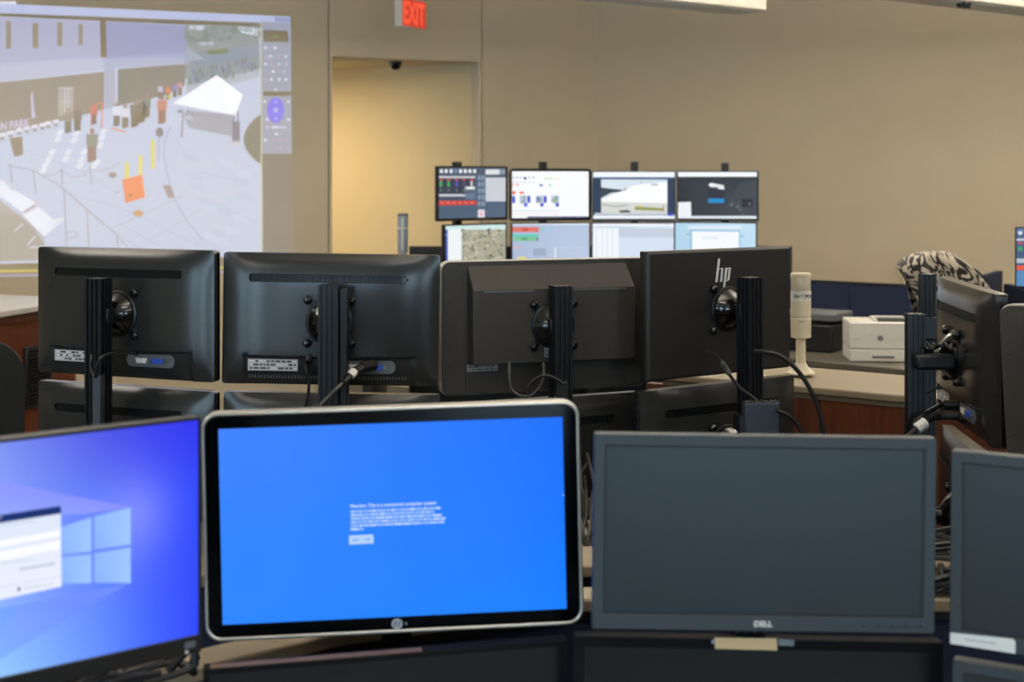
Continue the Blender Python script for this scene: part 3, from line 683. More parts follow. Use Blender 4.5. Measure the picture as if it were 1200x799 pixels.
def mount(p, mon, yb, zc, xo=0.0, knobs=True, r=0.055, disc='gdisc'):
    """arm head on the back of a monitor: four-pronged plate with knobs, round disc, and an arm to the post"""
    inv = Matrix.Translation(-p.location); mx = inv @ mx_of(mon) @ Matrix.Translation((xo, yb, zc)) @ Matrix.Rotation(R(-90), 4, 'X')
    # local of mx: z points out of the monitor's back
    pl = MB()
    for k in range(4):
        rot = mx @ Matrix.Rotation(R(45 + 90 * k), 4, 'Z'); pl.box(0.02, 0.082, -0.010, 0.010, -0.004, 0.003, rot)
    pl.lathe([(0.062, -0.004), (0.062, 0.004), (0.058, 0.006)], 28, mx)
    o = pl.build('mount_plate', M['armp'], p, bevel=0.001)
    if knobs:
        for k in range(4):
            q = mx @ Matrix.Rotation(R(45 + 90 * k), 4, 'Z') @ Matrix.Translation((0.080, 0, 0))
            MB().lathe([(0.009, 0), (0.0115, 0.004), (0.0115, 0.011), (0.007, 0.016), (0.0, 0.017)], 14, q).build('knob', M['gloss'], o)
    MB().lathe([(r, 0.005), (r, 0.012), (r * .86, 0.022), (r * .6, 0.034), (r * .42, 0.040), (r * .40, 0.052), (0, 0.053)], 36, mx).build('swivel_disc', M[disc], p)
    a = mx @ Vector((0, 0, 0.048)); b = Vector((0, 0, a.z)); n = (b - a); 
    if n.length > 0.01:
        q = Matrix.Translation(a) @ n.to_track_quat('Z', 'Y').to_matrix().to_4x4(); hb = []
        MB().box(-0.016, 0.016, -0.013, 0.013, -0.004, n.length - 0.01, q).build('arm', M['armp'], p, bevel=0.004)
    MB().box(-0.029, 0.029, 0.0, 0.032, a.z - 0.022, a.z + 0.022, Matrix.Rotation(math.atan2(a.y, a.x) - R(90), 4, 'Z')).build('collar', M['armp'], p, bevel=0.004)
def cable(label, pts, r=0.0035, m='cable', group=None, n=7):
    P = [Vector(p) for p in pts]; o = MB().tube(spline(P, n), r, 7).build('cable', M[m]); return tag(o, label, 'cable', group)
def plug(parent, a, b, r, m='cable', name='plug'):
    return MB().cyl(a, b, r, 12).build(name, M[m], parent, bevel=0.0015)

DESK = 0.72
# ---- the row seen from behind: upper monitors
m1, d1 = vented('black monitor seen from behind, in front of the projection, leftmost of its row', (-1.034, 3.83, 1.211), 180 - 21.4)
m2, d2 = vented('black monitor seen from behind with a white banded video cable plugged in', (-0.478, 3.75, 1.202), 180, ry=-0.9, detail=1)
m3 = rimmed('grey-brown monitor back with a silver rim and a raised housing, behind its post', (0.088, 3.90, 1.163), 180 + 19.2)
m4 = flat('dark brown monitor back with a chrome logo near its top', (0.563, 3.93, 1.204), 180 + 34.1)
# chrome logo of slanted strokes
lg = MB(); W4, H4 = 0.527, 0.345
def stroke(x0, z0, x1, z1, wd=0.007):
    lg.slab([([(-x0 - wd / 2, z0), (-x0 + wd / 2, z0), (-x1 + wd / 2, z1), (-x1 - wd / 2, z1)], 0.0255), ([(-x0 - wd / 2, z0), (-x0 + wd / 2, z0), (-x1 + wd / 2, z1), (-x1 - wd / 2, z1)], 0.0275)])
lx, lz = 0.004, 0.277
stroke(lx - .026, lz - .022, lx - .016, lz + .042); stroke(lx - .009, lz - .022, lx - .004, lz + .016); stroke(lx - .019, lz + .012, lx - .005, lz + .016)
stroke(lx + .000, lz - .050, lx + .011, lz + .016); stroke(lx + .018, lz - .018, lx + .024, lz + .016); stroke(lx + .012, lz + .012, lx + .024, lz + .016); stroke(lx + .004, lz - .022, lx + .018, lz - .018)
lg.build('logo', mat('polished_logo', (235, 235, 232), 0.35, metal=0.4, var=0.02), m4, smooth=0)
# lower monitors of that row
l1, _ = vented('black monitor seen from behind, lower left, behind the lit wallpaper monitor', (-1.034, 3.83, 0.843), 180 - 21.4)
l2, _ = vented('black monitor back, only a strip showing just above the blue screen', (-0.478, 3.75, 0.836), 180, ry=-0.9)
l3, _ = vented('black monitor back in the lower row under the silver rimmed one', (0.088, 3.90, 0.800), 180 + 19.2, ry=0.6)
l4, _ = vented('black monitor back in the lower row under the one with the chrome logo', (0.563, 3.93, 0.836), 180 + 34.1)
posts = []
for (mon, mon2, lab, top, rz, yb, zc, xo, yb2) in (
        (m1, l1, 'black fluted post in front of the leftmost upper monitor back', 1.483, -21, 0.043, 0.172, 0.0, 0.043),
        (m2, l2, 'black fluted post beside the white banded grey video cable', 1.472, 0, 0.043, 0.168, 0.0, 0.043),
        (m3, l3, 'black fluted post in front of the silver rimmed monitor back', 1.458, 19, 0.067, 0.185, 0.0, 0.043),
        (m4, l4, 'black fluted post in front of the monitor with the chrome logo', 1.478, 34, 0.027, 0.180, -0.02, 0.043)):
    n = mx_of(mon).to_3x3() @ Vector((0, 1, 0)); c = mon.location + n * (0.125 if mon is not m4 else 0.135)
    if mon is m2: c.x -= -0.012
    p = post(lab, (c.x, c.y, DESK), top, rz)
    mount(p, mon, yb, zc, xo); mount(p, mon2, yb2, 0.172); posts.append(p)
p1, p2, p3, p4 = posts
MB().box(0.026, 0.048, -0.01, 0.03, 1.16 - DESK, 1.465 - DESK).build('carriage', M['armp'], p2, bevel=0.003)
q = at(114, 465, 3.66) - p1.location
MB().box(q.x - 0.011, q.x + 0.011, q.y - 0.008, q.y + 0.03, at(0, 520, 3.66).z - DESK, at(0, 440, 3.66).z - DESK).build('cable_cover', M['slate'], p1, bevel=0.002)
q = at(659, 457, 3.72) - p3.location
MB().box(q.x - 0.016, q.x + 0.014, q.y - 0.01, q.y + 0.03, at(0, 485, 3.72).z - DESK, at(0, 447, 3.72).z - DESK).build('power_plug', M['black'], p3, bevel=0.003)
# slate-blue box strapped to the right post
bx = thing('junction_box', 'slate-blue box strapped to the post right of the lower dark monitor back', 'box', at(891.5, 518, 3.74), 8)
MB().box(-0.047, 0.047, -0.016, 0.016, 0.0, 0.105).build('body', M['bluebox'], bx, bevel=0.004)
fz = MB()
for i in range(40):
    x = rnd.uniform(-0.045, 0.045); fz.box(x, x + rnd.uniform(.002, .006), rnd.uniform(-.015, 0), rnd.uniform(.002, .015), 0.104, 0.106 + rnd.uniform(0, .006))
fz.build('frayed_tape', M['cableg'], bx, smooth=0, kind='stuff')
MB().box(-0.06, -0.045, -0.01, 0.05, 0.03, 0.07).build('strap', M['black'], bx)

# ---- turned monitors at the right
r1, _ = vented('black monitor back turned steeply sideways at the right, beside the zebra blanket', (1.113, 3.44, 1.143), 85.7)
r1b, _ = vented('black monitor under the steeply turned one, only its shiny top edge showing', (1.120, 3.44, 0.756), 85.7)
r2 = rimmed('grey monitor back with a silver rim cut off by the right picture edge', (1.315, 2.905, 1.127), 180 - 40, ry=3.0)
pr = post('black post carrying the steeply turned monitor at the right', (0.972, 3.43, DESK), 1.418, -4, 0.042); mount(pr, r1, 0.043, 0.172); mount(pr, r1b, 0.043, 0.172)
MB().box(-0.012, 0.085, -0.052, -0.022, 1.288 - DESK, 1.326 - DESK).build('arm', M['armp'], pr, bevel=0.008)
pr2 = post('black post farther back, beside the zebra blanket', (1.185, 4.06, DESK), 1.47, -4, 0.042)
MB().box(0.02, 0.20, -0.016, 0.016, 1.30 - DESK, 1.335 - DESK).build('arm', M['armp'], pr2, bevel=0.004)
MB().box(-0.03, 0.03, -0.03, 0.03, 1.285 - DESK, 1.35 - DESK).build('collar', M['armp'], pr2, bevel=0.004)

# ---- front row
def grad(c00, c10, c01, c11):
    def f(u, v): return tuple((c00[i] * (1 - u) + c10[i] * u) * (1 - v) + (c01[i] * (1 - u) + c11[i] * u) * v for i in range(3))
    return f
def draw_wall(p):
    W, H = 0.54, 0.324
    x0, x1, z0, z1 = -0.2655, 0.2655, 0.0245, 0.3225
    vis = [p.to(0, 600)[0], p.to(235, 600)[0]]
    def col(u, v):
        x = x0 + (x1 - x0) * u; s = (x - vis[0]) / (vis[1] - vis[0])     # s: 0 at the picture edge, 1 at the right of the screen
        base = [(140, 168, 255), (116, 146, 255), (92, 124, 255), (62, 92, 255), (44, 70, 250)]
        k = min(3.999, max(0, s * 4)); i = int(k); a, b = base[i], base[i + 1]; c = [a[j] + (b[j] - a[j]) * (k - i) for j in range(3)]
        glow = math.exp(-(((s - 0.68) / 0.17) ** 2 + ((v - 0.40) / 0.20) ** 2)); c = [c[0] + 50 * glow, c[1] + 34 * glow, c[2]]
        dk = max(0, 1 - v / 0.35) * 0.9 * (1 - abs(s - .5)); c = [c[0] - 32 * dk * (1 - s), c[1] - 44 * dk, c[2] - 26 * dk]
        bl = max(0, (v - 0.55) / 0.45); c = [c[0] + 10 * bl * (1 - s), c[1] + 34 * bl * (1 - s), c[2]]
        return tuple(min(255, max(0, t)) for t in c)
    p.grid(44, 26, lambda u, v: (x0 + (x1 - x0) * u, z1 + (z0 - z1) * v), col); p.up()
    p.poly([(-60, 556), (0, 564), (70, 578), (153, 594), (100, 602), (0, 606), (-60, 600)], [(146, 150, 255), (142, 152, 255), (136, 146, 255), (140, 146, 255), (142, 156, 255), (140, 168, 255), (150, 170, 255)])
    p.poly([(-60, 735), (0, 712), (60, 702), (153, 683), (100, 712), (0, 772), (-60, 800)], [(130, 178, 255), (118, 164, 255), (116, 150, 255), (112, 140, 255), (106, 140, 255), (126, 174, 255), (140, 190, 255)]); p.up()
    for a in (((70, 618), (107, 606), (107, 646), (70, 650)), ((110, 605), (153, 594.5), (153, 638), (110, 644)), ((70, 653), (107, 649), (107, 683), (70, 684)), ((110, 648), (153, 641), (153, 683), (110, 682.5))):
        p.poly(a, [(140, 184, 255), (158, 198, 255), (160, 202, 255), (136, 176, 255)])
    p.up(); p.poly([(-150, 630), (71, 592.5), (72, 687), (-150, 735)], [(226, 236, 252), (222, 232, 252), (236, 240, 254), (226, 236, 252)])
    p.up(); p.poly([(-150, 626), (71, 592.5), (71.5, 601.5), (-150, 636)], (14, 44, 112)); p.poly([(-150, 660), (70, 621), (70, 628), (-150, 668)], (252, 253, 255)); p.poly([(-150, 674), (70, 633), (70, 643), (-150, 686)], (252, 253, 255))
    p.line([(23, 667), (64, 660)], 2.0, (172, 190, 206)); p.line([(0, 615.5), (42, 610.5)], 1.4, (196, 206, 226)); p.line([(0, 660), (38, 655)], 1.2, (202, 216, 226)); p.line([(28, 689), (62, 684)], 1.4, (200, 206, 216)); p.ell(22, 690, 2.0, 2.4, (70, 70, 84), 8); p.line([(0, 688), (70, 675)], .8, (206, 214, 228)); p.ell(0.5, 606, 1.4, 1.8, (190, 200, 220), 8)
fa = flat('lit monitor with blue wallpaper and a white dialog, cut off at left edge', (-0.648, 1.818, 1.088), 38.5, W=0.54, H=0.327, bw=0.0045, bb=0.0245, draw=draw_wall, mback='black')
MB().slab([(rrect(0.016, 0.009, 0.001, 2, 0.252, 0.0135), -0.0095), (rrect(0.016, 0.009, 0.001, 2, 0.252, 0.0135), -0.006)]).build('badge', M['greyp'], fa)
for z in (0.004,): MB().cyl((0.247, -0.0095, z), (0.247, -0.006, z), 0.0022, 8).build('power_light', M['sticker'], fa)

def draw_blue(p):
    x0, z1 = p.to(262, 500); x1, z0 = p.to(660, 709); x0 = -0.2725; x1 = 0.2725; z0, z1 = 0.0265, 0.3345
    p.grid(24, 16, lambda u, v: (x0 + (x1 - x0) * u, z1 + (z0 - z1) * v), grad((62, 130, 255), (0, 106, 250), (36, 132, 255), (0, 124, 255))); p.up()
    WHT = (176, 208, 255); sl = -0.042
    p.text('Warning: This is a monitored computer system', 460.5, 591.6, 101, 5.8, (206, 226, 255), sl, 0.02)
    for j, ln in enumerate(((411, 518), (411, 509), (411, 517.5), (411, 522.5), (411, 522), (411, 426))):
        x = ln[0]; y = 599.6 + j * 4.15
        while x < ln[1] - 1:
            wd = min(rnd.uniform(3, 11), ln[1] - x); yy = y + sl * (x - 411); p.poly([(x, yy - 1.5), (x + wd, yy - 1.5 + sl * wd), (x + wd, yy + 1.2 + sl * wd), (x, yy + 1.2)], rnd.choice([(168, 202, 255), (186, 212, 255), (152, 190, 255)])); x += wd + 0.9
    p.poly([(409, 627.5), (437.5, 626), (438, 636.5), (409, 638.2)], (178, 208, 250)); p.up()
    p.line([(413, 633), (420, 632.6)], 1.8, (104, 166, 250)); p.line([(427, 632.2), (434, 631.8)], 1.8, (104, 166, 250)); p.ell(660, 580, 0.9, 0.9, (190, 220, 255), 6)
fb = rimmed('lit monitor with a solid blue screen and rounded silver rim, front row centre', (-0.184, 2.27, 1.023), 4.7, -1.25, draw=draw_blue)
lgm = Pic(lambda a, b: (a, b), -0.0092, 0.0002); lgm.ell(0.001, 0.0150, 0.0088, 0.0088, (150, 154, 160), 24).up()
for x in (-0.0025, 0.0035): lgm.poly([(x - .001, 0.0105), (x + .0008, 0.0105), (x + .0026, 0.0195), (x + .0008, 0.0195)], (12, 12, 14))
lgm.poly([(.0135, .0125), (.017, .0125), (.017, .0172), (.0135, .0172)], (100, 102, 106)); lgm.build('logo', M['prnt'], fb)

def slate_mon(label, loc, rz, ry, W=0.505, H=0.288, word=True):
    t = thing('computer_monitor', label, 'monitor', loc, rz, None, ry=ry)
    bezel_and_screen(t, W, H, 0.0165, 0.0225, 'slate', -0.012, 0.012, 0.003, panel='panel')
    iw, ih = W - 2 * 0.0165, H - 0.0165 - 0.0225
    MB().ring(rrect(iw, ih, 0.0015, 4, 0, 0.0225 + ih / 2), rrect(iw - .006, ih - .006, 0.001, 4, 0, 0.0225 + ih / 2), -0.0105, -0.006).build('inner_lip', M['inner'], t)
    shell(t, W, H, 0.04, 'black')
    for i in range(5): MB().box(W * .285 + i * 0.021, W * .285 + i * 0.021 + 0.007, -0.0130, -0.011, 0.0085, 0.0115).build('button', M['inner'], t, smooth=0)
    if word:
        vs, fs = text_fit('DELL', 0.027, 0.0085, 0.04)
        MB().add([(x, -0.0127, 0.0115 + z) for x, z in vs], fs).build('lettering', M['sticker'], t, smooth=0)
    return t
fcn = slate_mon('dark switched-off monitor in a slate grey frame, right of the blue screen', (0.3705, 2.11, 1.078), 0, 0.8)
fdn = slate_mon('dark slate framed monitor with a white sticker, cut off at the right edge', (0.880, 2.011, 1.051), -28, 0.5)
st = Pic(plane_px(fdn, -0.0127), -0.0127, 0.0002)
st.poly([(1113.5, 741), (1187, 748.5), (1190, 752), (1190, 766), (1113.5, 754)], (214, 214, 210)).up(); st.line([(1130, 749), (1168, 754)], 1.2, (150, 152, 152)); st.build('sticker', M['prnt'], fdn)
fd2 = slate_mon('dark slate framed monitor at the bottom right corner, below the stickered one', (0.880, 2.005, 0.742), -28, 0.5)
# lower front monitors
fb2 = flat('dark monitor below the blue screen, only its thin top edge showing', (-0.183, 2.19, 0.690), 11, -1.0, W=0.56, H=0.327, bw=0.009, bb=0.02, mbez='mattblk', mback='mattblk')
MB().box(-0.27, 0.05, -0.0075, 0.008, 0.3268, 0.3285).build('gilt_edge', mat('bronze_trim', (112, 84, 58), 0.5, var=0.05), fb2)
fc2 = flat('glossy black monitor with a cream sticker, below the switched-off slate one', (0.373, 2.19, 0.712), 0, 1.0, W=0.5675, H=0.327, bw=0.016, bb=0.024, mbez='mattblk', mback='mattblk')
st = Pic(plane_px(fc2, -0.0086), -0.0086, 0.0002)
st.poly([(837, 747), (910, 748), (911, 762), (838, 760)], (226, 190, 138)); st.poly([(912, 748.5), (931, 750), (930, 757), (912, 756)], (120, 126, 130)); st.poly([(834, 750), (836.5, 750), (836.5, 754), (834, 754)], (176, 186, 200)); st.build('sticker', M['prnt'], fc2)
# posts behind the front row
FZ = 0.65
for mon, lab, dd, yb in ((fb, 'black post behind the blue screen monitor', 0.13, 0.067), (fcn, 'black post behind the switched-off slate monitor', 0.12, 0.048), (fdn, 'black post behind the stickered slate monitor at the right', 0.12, 0.048), (fa, 'black post behind the wallpaper monitor at the left', 0.105, 0.026)):
    n = mx_of(mon).to_3x3() @ Vector((0, 1, 0)); c = mon.location + n * dd
    p = post(lab, (c.x, c.y, FZ), mon.location.z + 0.2, math.degrees(mon.rotation_euler.z)); mount(p, mon, yb, 0.16, knobs=False)
    if mon is fb: mount(p, fb2, 0.026, 0.17, knobs=False)
    if mon is fcn: mount(p, fc2, 0.026, 0.17, knobs=False)
    if mon is fdn: mount(p, fd2, 0.048, 0.15, knobs=False)

# ------------------------------------------------------------------ far bank of lit screens
def far(label, px0, px1, py_top, D, yaw, W, H, draw, rim=False, cx=None, bw=0.009, bb=0.018, mbez='gloss'):
    cx = ((px0 + px1) / 2 - 600) / F * D if cx is None else cx
    ztop = CAMZ - (py_top - HZ) / F * D
    if rim:
        t = thing('computer_monitor', label, 'monitor', (cx, D, ztop - H), yaw)
        MB().ring(rrect(W, H, 0.026, 6, 0, H / 2), rrect(W - .012, H - .012, 0.021, 6, 0, H / 2), -0.010, 0.018).build('rim', M['farrim'], t)
        MB().slab([(rrect(W - .012, H - .012, 0.021, 6, 0, H / 2), -0.0085), (rrect(W - .012, H - .012, 0.021, 6, 0, H / 2), 0.022)]).build('front_glass', M['glass'], t)
        lit(t, -0.0085, draw); return t
    return flat(label, (cx, D, ztop - H), yaw, 0, W, H, mbez, bw, bb, draw, 'black', 0.03)
def f1(p):
    p.poly([(513.5, 196.5), (592.5, 196), (592.5, 256.5), (513.5, 258.5)], [(72, 84, 104), (80, 94, 112), (84, 104, 128), (74, 96, 118)]); p.up()
    p.rect(569, 198.5, 585.5, 204.5, (222, 226, 228)); p.rect(586, 198.5, 592, 204, (140, 152, 164)); p.rect(569, 208, 592.5, 236, (202, 206, 214)); p.rect(513.5, 206.2, 557, 208.8, (196, 196, 200)); p.rect(513.5, 227.5, 545, 230.2, (198, 202, 206)); p.rect(513.5, 231, 545, 234, (60, 74, 96))
    p.poly([(513.5, 235.2), (558.5, 235), (558.5, 239.8), (513.5, 240.8)], (206, 64, 56)); p.rect(545, 218.5, 556.5, 222, (232, 232, 234)); p.rect(545, 222, 557, 233, (104, 124, 146)); p.rect(560, 245.5, 568, 255.5, (226, 216, 226))
    for i, x in enumerate((515.5, 521, 527, 532.5, 538, 543.5, 549, 554.5)): p.rect(x, 198.4, x + 3.4, 202.6, (232, 234, 236) if i != 3 else (120, 140, 170))
    for r in range(5):
        for c in range(2): p.rect(560 + c * 4.5, 205.5 + r * 7.6, 563.6 + c * 4.5, 211 + r * 7.6, (128, 150, 172))
    p.rect(513.5, 209.5, 556, 226.5, (56, 62, 78)); p.up()
    for i, x in enumerate((515, 524, 533.5, 542, 551)):
        p.rect(x, 209.8, x + 3.4, 211.6, (216, 60, 64) if i < 4 else (230, 40, 50)); p.rect(x + .3, 212, x + 3, 218.8, ((70, 170, 96), (66, 168, 92), (76, 84, 190), (80, 86, 110), (188, 190, 200))[i]); p.rect(x + .5, 221.5, x + 2.6, 224.6, (100, 120, 116))
    for i in range(6): p.rect(516 + i * 7, 236.5, 520 + i * 7, 238.5, (226, 120, 110))
    p.rect(562.3, 249, 565.3, 253, (240, 180, 190)); p.rect(548, 219.3, 554, 221.2, (250, 250, 250))
def f2(p):
    p.poly([(600, 200.6), (689.8, 200.8), (689.8, 255.4), (600, 255.6)], (250, 252, 255)); p.up()
    p.rect(618, 253.6, 689.8, 255.4, (28, 56, 96)); p.rect(600.4, 250.2, 655, 250.9, (238, 200, 200)); p.rect(600, 246.6, 655, 247.3, (190, 200, 230))
    for a in ((600.4, 224, 604, 227.6), (608.5, 224.5, 614, 227)): p.rect(*a, (240, 86, 66))
    p.rect(605, 215, 607, 218, (244, 120, 110)); p.rect(600.3, 215, 601.6, 218, (244, 120, 110)); p.rect(600.4, 229.6, 603.6, 238, (44, 66, 214))
    for x in (609, 628, 646):
        p.rect(x, 229, x + 8.6, 238, (200, 206, 226)); p.rect(x + 5, 238, x + 9, 242, (66, 82, 214)); p.rect(x + (9 if x < 640 else 5), 229.5, x + (12.6 if x < 640 else 8.8), 237.6, (62, 80, 206) if x < 640 else (140, 156, 236)); p.up()
        for k in range(10): p.rect(x + rnd.uniform(0, 8), 229 + rnd.uniform(0, 9), x + rnd.uniform(0, 8), 230 + rnd.uniform(0, 9), rnd.choice([(90, 100, 190), (190, 200, 150), (120, 170, 140), (150, 156, 190)]))
    for x in (601, 605, 609, 613, 619, 624): p.rect(x, 207.5, x + 2.4, 208.6, (110, 120, 140)); p.rect(x, 213, x + 2, 213.9, (140, 146, 160))
    p.ell(615.5, 209, 1.6, 1.8, (50, 70, 130), 8); p.ell(634, 217, 2.2, 1.5, (80, 120, 180), 8); p.rect(638, 208.5, 648, 210, (190, 232, 180)); p.rect(643, 215, 646, 218.5, (190, 224, 190)); p.rect(649, 209, 656, 210, (240, 220, 160))
def f3(p):
    p.rect(694.6, 201.5, 791, 207.6, (243, 248, 253)); p.rect(694.6, 207.6, 791, 252, (40, 58, 86)); p.rect(694.6, 252, 791, 257.2, (236, 242, 250)); p.up()
    p.poly([(704.5, 210.2), (782, 210.2), (782, 249.5), (704.5, 249.5)], [(216, 230, 242), (206, 222, 236), (226, 226, 224), (220, 222, 222)]); p.rect(695, 207.8, 791, 209.4, (58, 94, 140)); p.rect(783, 249.6, 789, 253, (70, 70, 200)); p.rect(697, 249.7, 782, 251.2, (220, 228, 238)); p.up()
    p.poly([(704.5, 219.5), (716, 221), (730, 222.5), (735, 220), (733, 224), (716, 226), (704.5, 232)], (54, 68, 78)); p.poly([(704.5, 234), (735, 221), (744, 217), (782, 213), (782, 238), (740, 237), (704.5, 236)], (252, 253, 255)); p.poly([(704.5, 236), (782, 238), (782, 249.5), (704.5, 249.5)], (214, 216, 212)); p.up()
    p.poly([(744, 242), (778, 244), (778, 247), (744, 246)], (150, 152, 84)); p.ell(750, 242.2, 2.2, 1.8, (226, 206, 66), 8); p.line([(706, 239.5), (722, 242), (736, 240)], 0.8, (120, 124, 126)); p.poly([(726, 246.5), (736, 246), (740, 249), (726, 249)], (70, 70, 74)); p.rect(763, 215.8, 771, 217, (90, 110, 150)); p.line([(751, 211), (751, 216)], .5, (150, 160, 172)); p.rect(777, 241, 778, 248, (160, 80, 70))
def f4(p):
    p.rect(794.6, 201.2, 887, 207, (244, 248, 252)); p.poly([(794.6, 207), (887, 207), (886.5, 253), (794.6, 253)], [(40, 46, 54), (48, 54, 62), (66, 72, 80), (40, 46, 54)]); p.rect(794.6, 253, 886.5, 257.6, (228, 236, 244)); p.up()
    p.poly([(868, 215), (887, 211), (887, 252), (866, 252), (850, 240)], (62, 68, 76)); p.poly([(794.6, 237), (809.6, 236.5), (810, 254), (794.6, 254)], (238, 242, 247)); p.rect(829.5, 222, 849, 237, (44, 46, 62)); p.up()
    p.rect(869, 233, 882, 242, (34, 38, 46)); p.rect(830, 232.6, 848.6, 237.6, (28, 140, 206)); p.ell(834, 216.6, 3.4, 2.4, (240, 242, 244), 10); p.poly([(834, 214.4), (848, 217), (849, 222), (842, 221.5), (841, 219.5), (834, 219)], (232, 235, 238)); p.up()
    for i in range(16): p.ell(rnd.uniform(856, 885), rnd.uniform(238, 252), rnd.uniform(.8, 2.2), rnd.uniform(.8, 2.6), rnd.choice([(90, 98, 108), (104, 112, 122), (70, 76, 84)]), 7)
def g1(p):
    p.rect(521.5, 263.5, 592.5, 310, (238, 244, 246)); p.up(); p.poly([(522, 263.8), (592.5, 263), (592.5, 268.4), (522, 268.8)], (206, 232, 230)); p.rect(521.8, 269, 524.8, 310, (64, 84, 172)); p.rect(541, 269, 592.5, 310, (168, 168, 148)); p.up()
    p.rect(522.4, 274, 524.2, 277, (130, 160, 220))
    for i in range(170):
        x = rnd.uniform(541.5, 590); y = rnd.uniform(269.5, 306); p.ell(x, y, rnd.uniform(.7, 2.6), rnd.uniform(.6, 2.4), rnd.choice([(150, 156, 128), (120, 130, 108), (188, 184, 166), (204, 198, 180), (140, 140, 128), (176, 170, 146), (100, 108, 96), (190, 170, 140)]), 7)
    p.up(); p.line([(541, 285), (560, 282), (578, 275), (590, 272)], .7, (214, 208, 190)); p.line([(548, 270), (556, 290), (570, 304)], .6, (206, 200, 186)); p.line([(570, 270), (580, 286), (588, 300)], .6, (110, 112, 100))
def g2(p):
    p.poly([(600.5, 261.5), (691, 261.5), (691, 310), (600.5, 310)], [(172, 190, 218), (184, 200, 226), (190, 204, 226), (172, 188, 216)]); p.up()
    p.rect(600.5, 261.5, 691, 263.4, (232, 238, 246)); p.rect(600.5, 266, 631.5, 272, (226, 118, 106)); p.rect(600.5, 274.2, 631.5, 277, (96, 204, 196)); p.rect(602, 277, 630.5, 282.5, (128, 194, 152)); p.rect(650, 290, 651.4, 310, (240, 244, 250)); p.rect(606, 301, 617, 310, (230, 220, 120)); p.rect(601, 289, 612, 291, (220, 176, 190)); p.rect(652, 289.5, 690, 290.3, (206, 216, 234)); p.rect(625, 291, 640, 300, (158, 172, 196)); p.up()
    p.rect(612, 267.6, 619, 270.4, (200, 84, 76)); p.rect(634, 268, 637, 270.6, (120, 200, 190)); p.rect(641.5, 268, 645, 271, (150, 210, 220)); p.rect(612, 278.5, 618, 281, (84, 160, 120)); p.rect(629, 278, 630.6, 282, (60, 110, 150))
def g3(p):
    p.rect(693.8, 261.5, 790, 310, (214, 226, 242)); p.up(); p.rect(693.8, 261.5, 790, 265, (242, 247, 253)); p.rect(693.8, 266.5, 725, 310, (240, 245, 252)); p.rect(725.5, 267.5, 789.5, 278, (196, 208, 222)); p.up()
    for x in (698, 705, 711, 717): p.rect(x, 268, x + 1.8, 310, (226, 232, 244))
    p.rect(778, 262.2, 786, 263.6, (214, 224, 236)); p.rect(697, 266, 745, 267, (170, 194, 214))
def g4(p):
    p.poly([(791.2, 260.5), (885.6, 262), (885.6, 310), (791.2, 310)], [(178, 214, 236), (196, 226, 244), (188, 220, 240), (180, 214, 236)]); p.up(); p.rect(806, 264.6, 869, 268, (226, 238, 248)); p.poly([(808.5, 269), (867.5, 270), (867.5, 310), (808.5, 310)], (150, 190, 226)); p.up(); p.poly([(811, 270.8), (866, 271.5), (866, 310), (811, 310)], (246, 249, 253)); p.up()
    p.rect(822, 278, 842, 279, (206, 218, 230)); p.rect(804.6, 273.5, 808, 275, (130, 176, 206)); p.rect(868, 276, 871.5, 277.5, (130, 176, 206)); p.rect(816, 293, 850, 293.8, (214, 224, 234))
far('lit far monitor with a dark page and a red bar, before the doorway', 512, 594, 194.7, 8.9, 41.1, 0.567, 0.34, f1, cx=-0.246)
far('lit far monitor with a white page and a rounded black frame', 597, 692.5, 197.6, 9.84, 18.5, 0.6, 0.36, f2, rim=True, cx=0.267)
far('lit far monitor showing a white tent picture, top row of the far bank', 694, 791.5, 200.4, 9.7, 0, 0.567, 0.343, f3, cx=0.831, bw=0.006)
far('lit far monitor with a dark login page, top right of the far bank', 793.5, 888.3, 200.4, 9.75, -8, 0.557, 0.343, f4, bw=0.007)
far('lit far monitor showing a grey-green map, bottom left of the far bank', 520, 593.5, 262, 8.97, 43.8, 0.53, 0.32, g1, cx=-0.230)
far('lit far monitor with red and teal bars on pale blue', 599, 692, 260.4, 9.82, 12, 0.562, 0.33, g2, cx=0.268)
far('lit far monitor with a pale list page, bottom row under the tent picture', 693, 791, 260.4, 9.72, 0, 0.571, 0.33, g3, cx=0.828)
far('lit far monitor with a white sheet on pale blue', 790.5, 886.5, 259.8, 9.76, -8, 0.565, 0.33, g4)
for px, top, D, rz, lab in ((535.5, 189.5, 8.99, 41, 'black post behind the far monitor with the red bar'), (636, 189.5, 9.95, 18, 'black post behind the far monitor with the white page'), (743.5, 189.5, 9.80, 0, 'black post rising above the far tent picture'), (849.5, 191, 9.86, -8, 'black post rising above the far dark login page')):
    c = at(px, top, D); p = thing('monitor_post', lab, 'post', (c.x, c.y, 0.76))
    MB().box(-0.026, 0.026, -0.02, 0.02, 0, c.z - 0.76, Matrix.Rotation(R(rz), 4, 'Z')).build('extrusion', M['black'], p, bevel=0.003)
    for z in (1.60, 1.22): MB().box(-0.05, 0.05, -0.068, -0.018, z - 0.80, z - 0.72, Matrix.Rotation(R(rz), 4, 'Z')).build('arm', M['armp'], p, bevel=0.003)
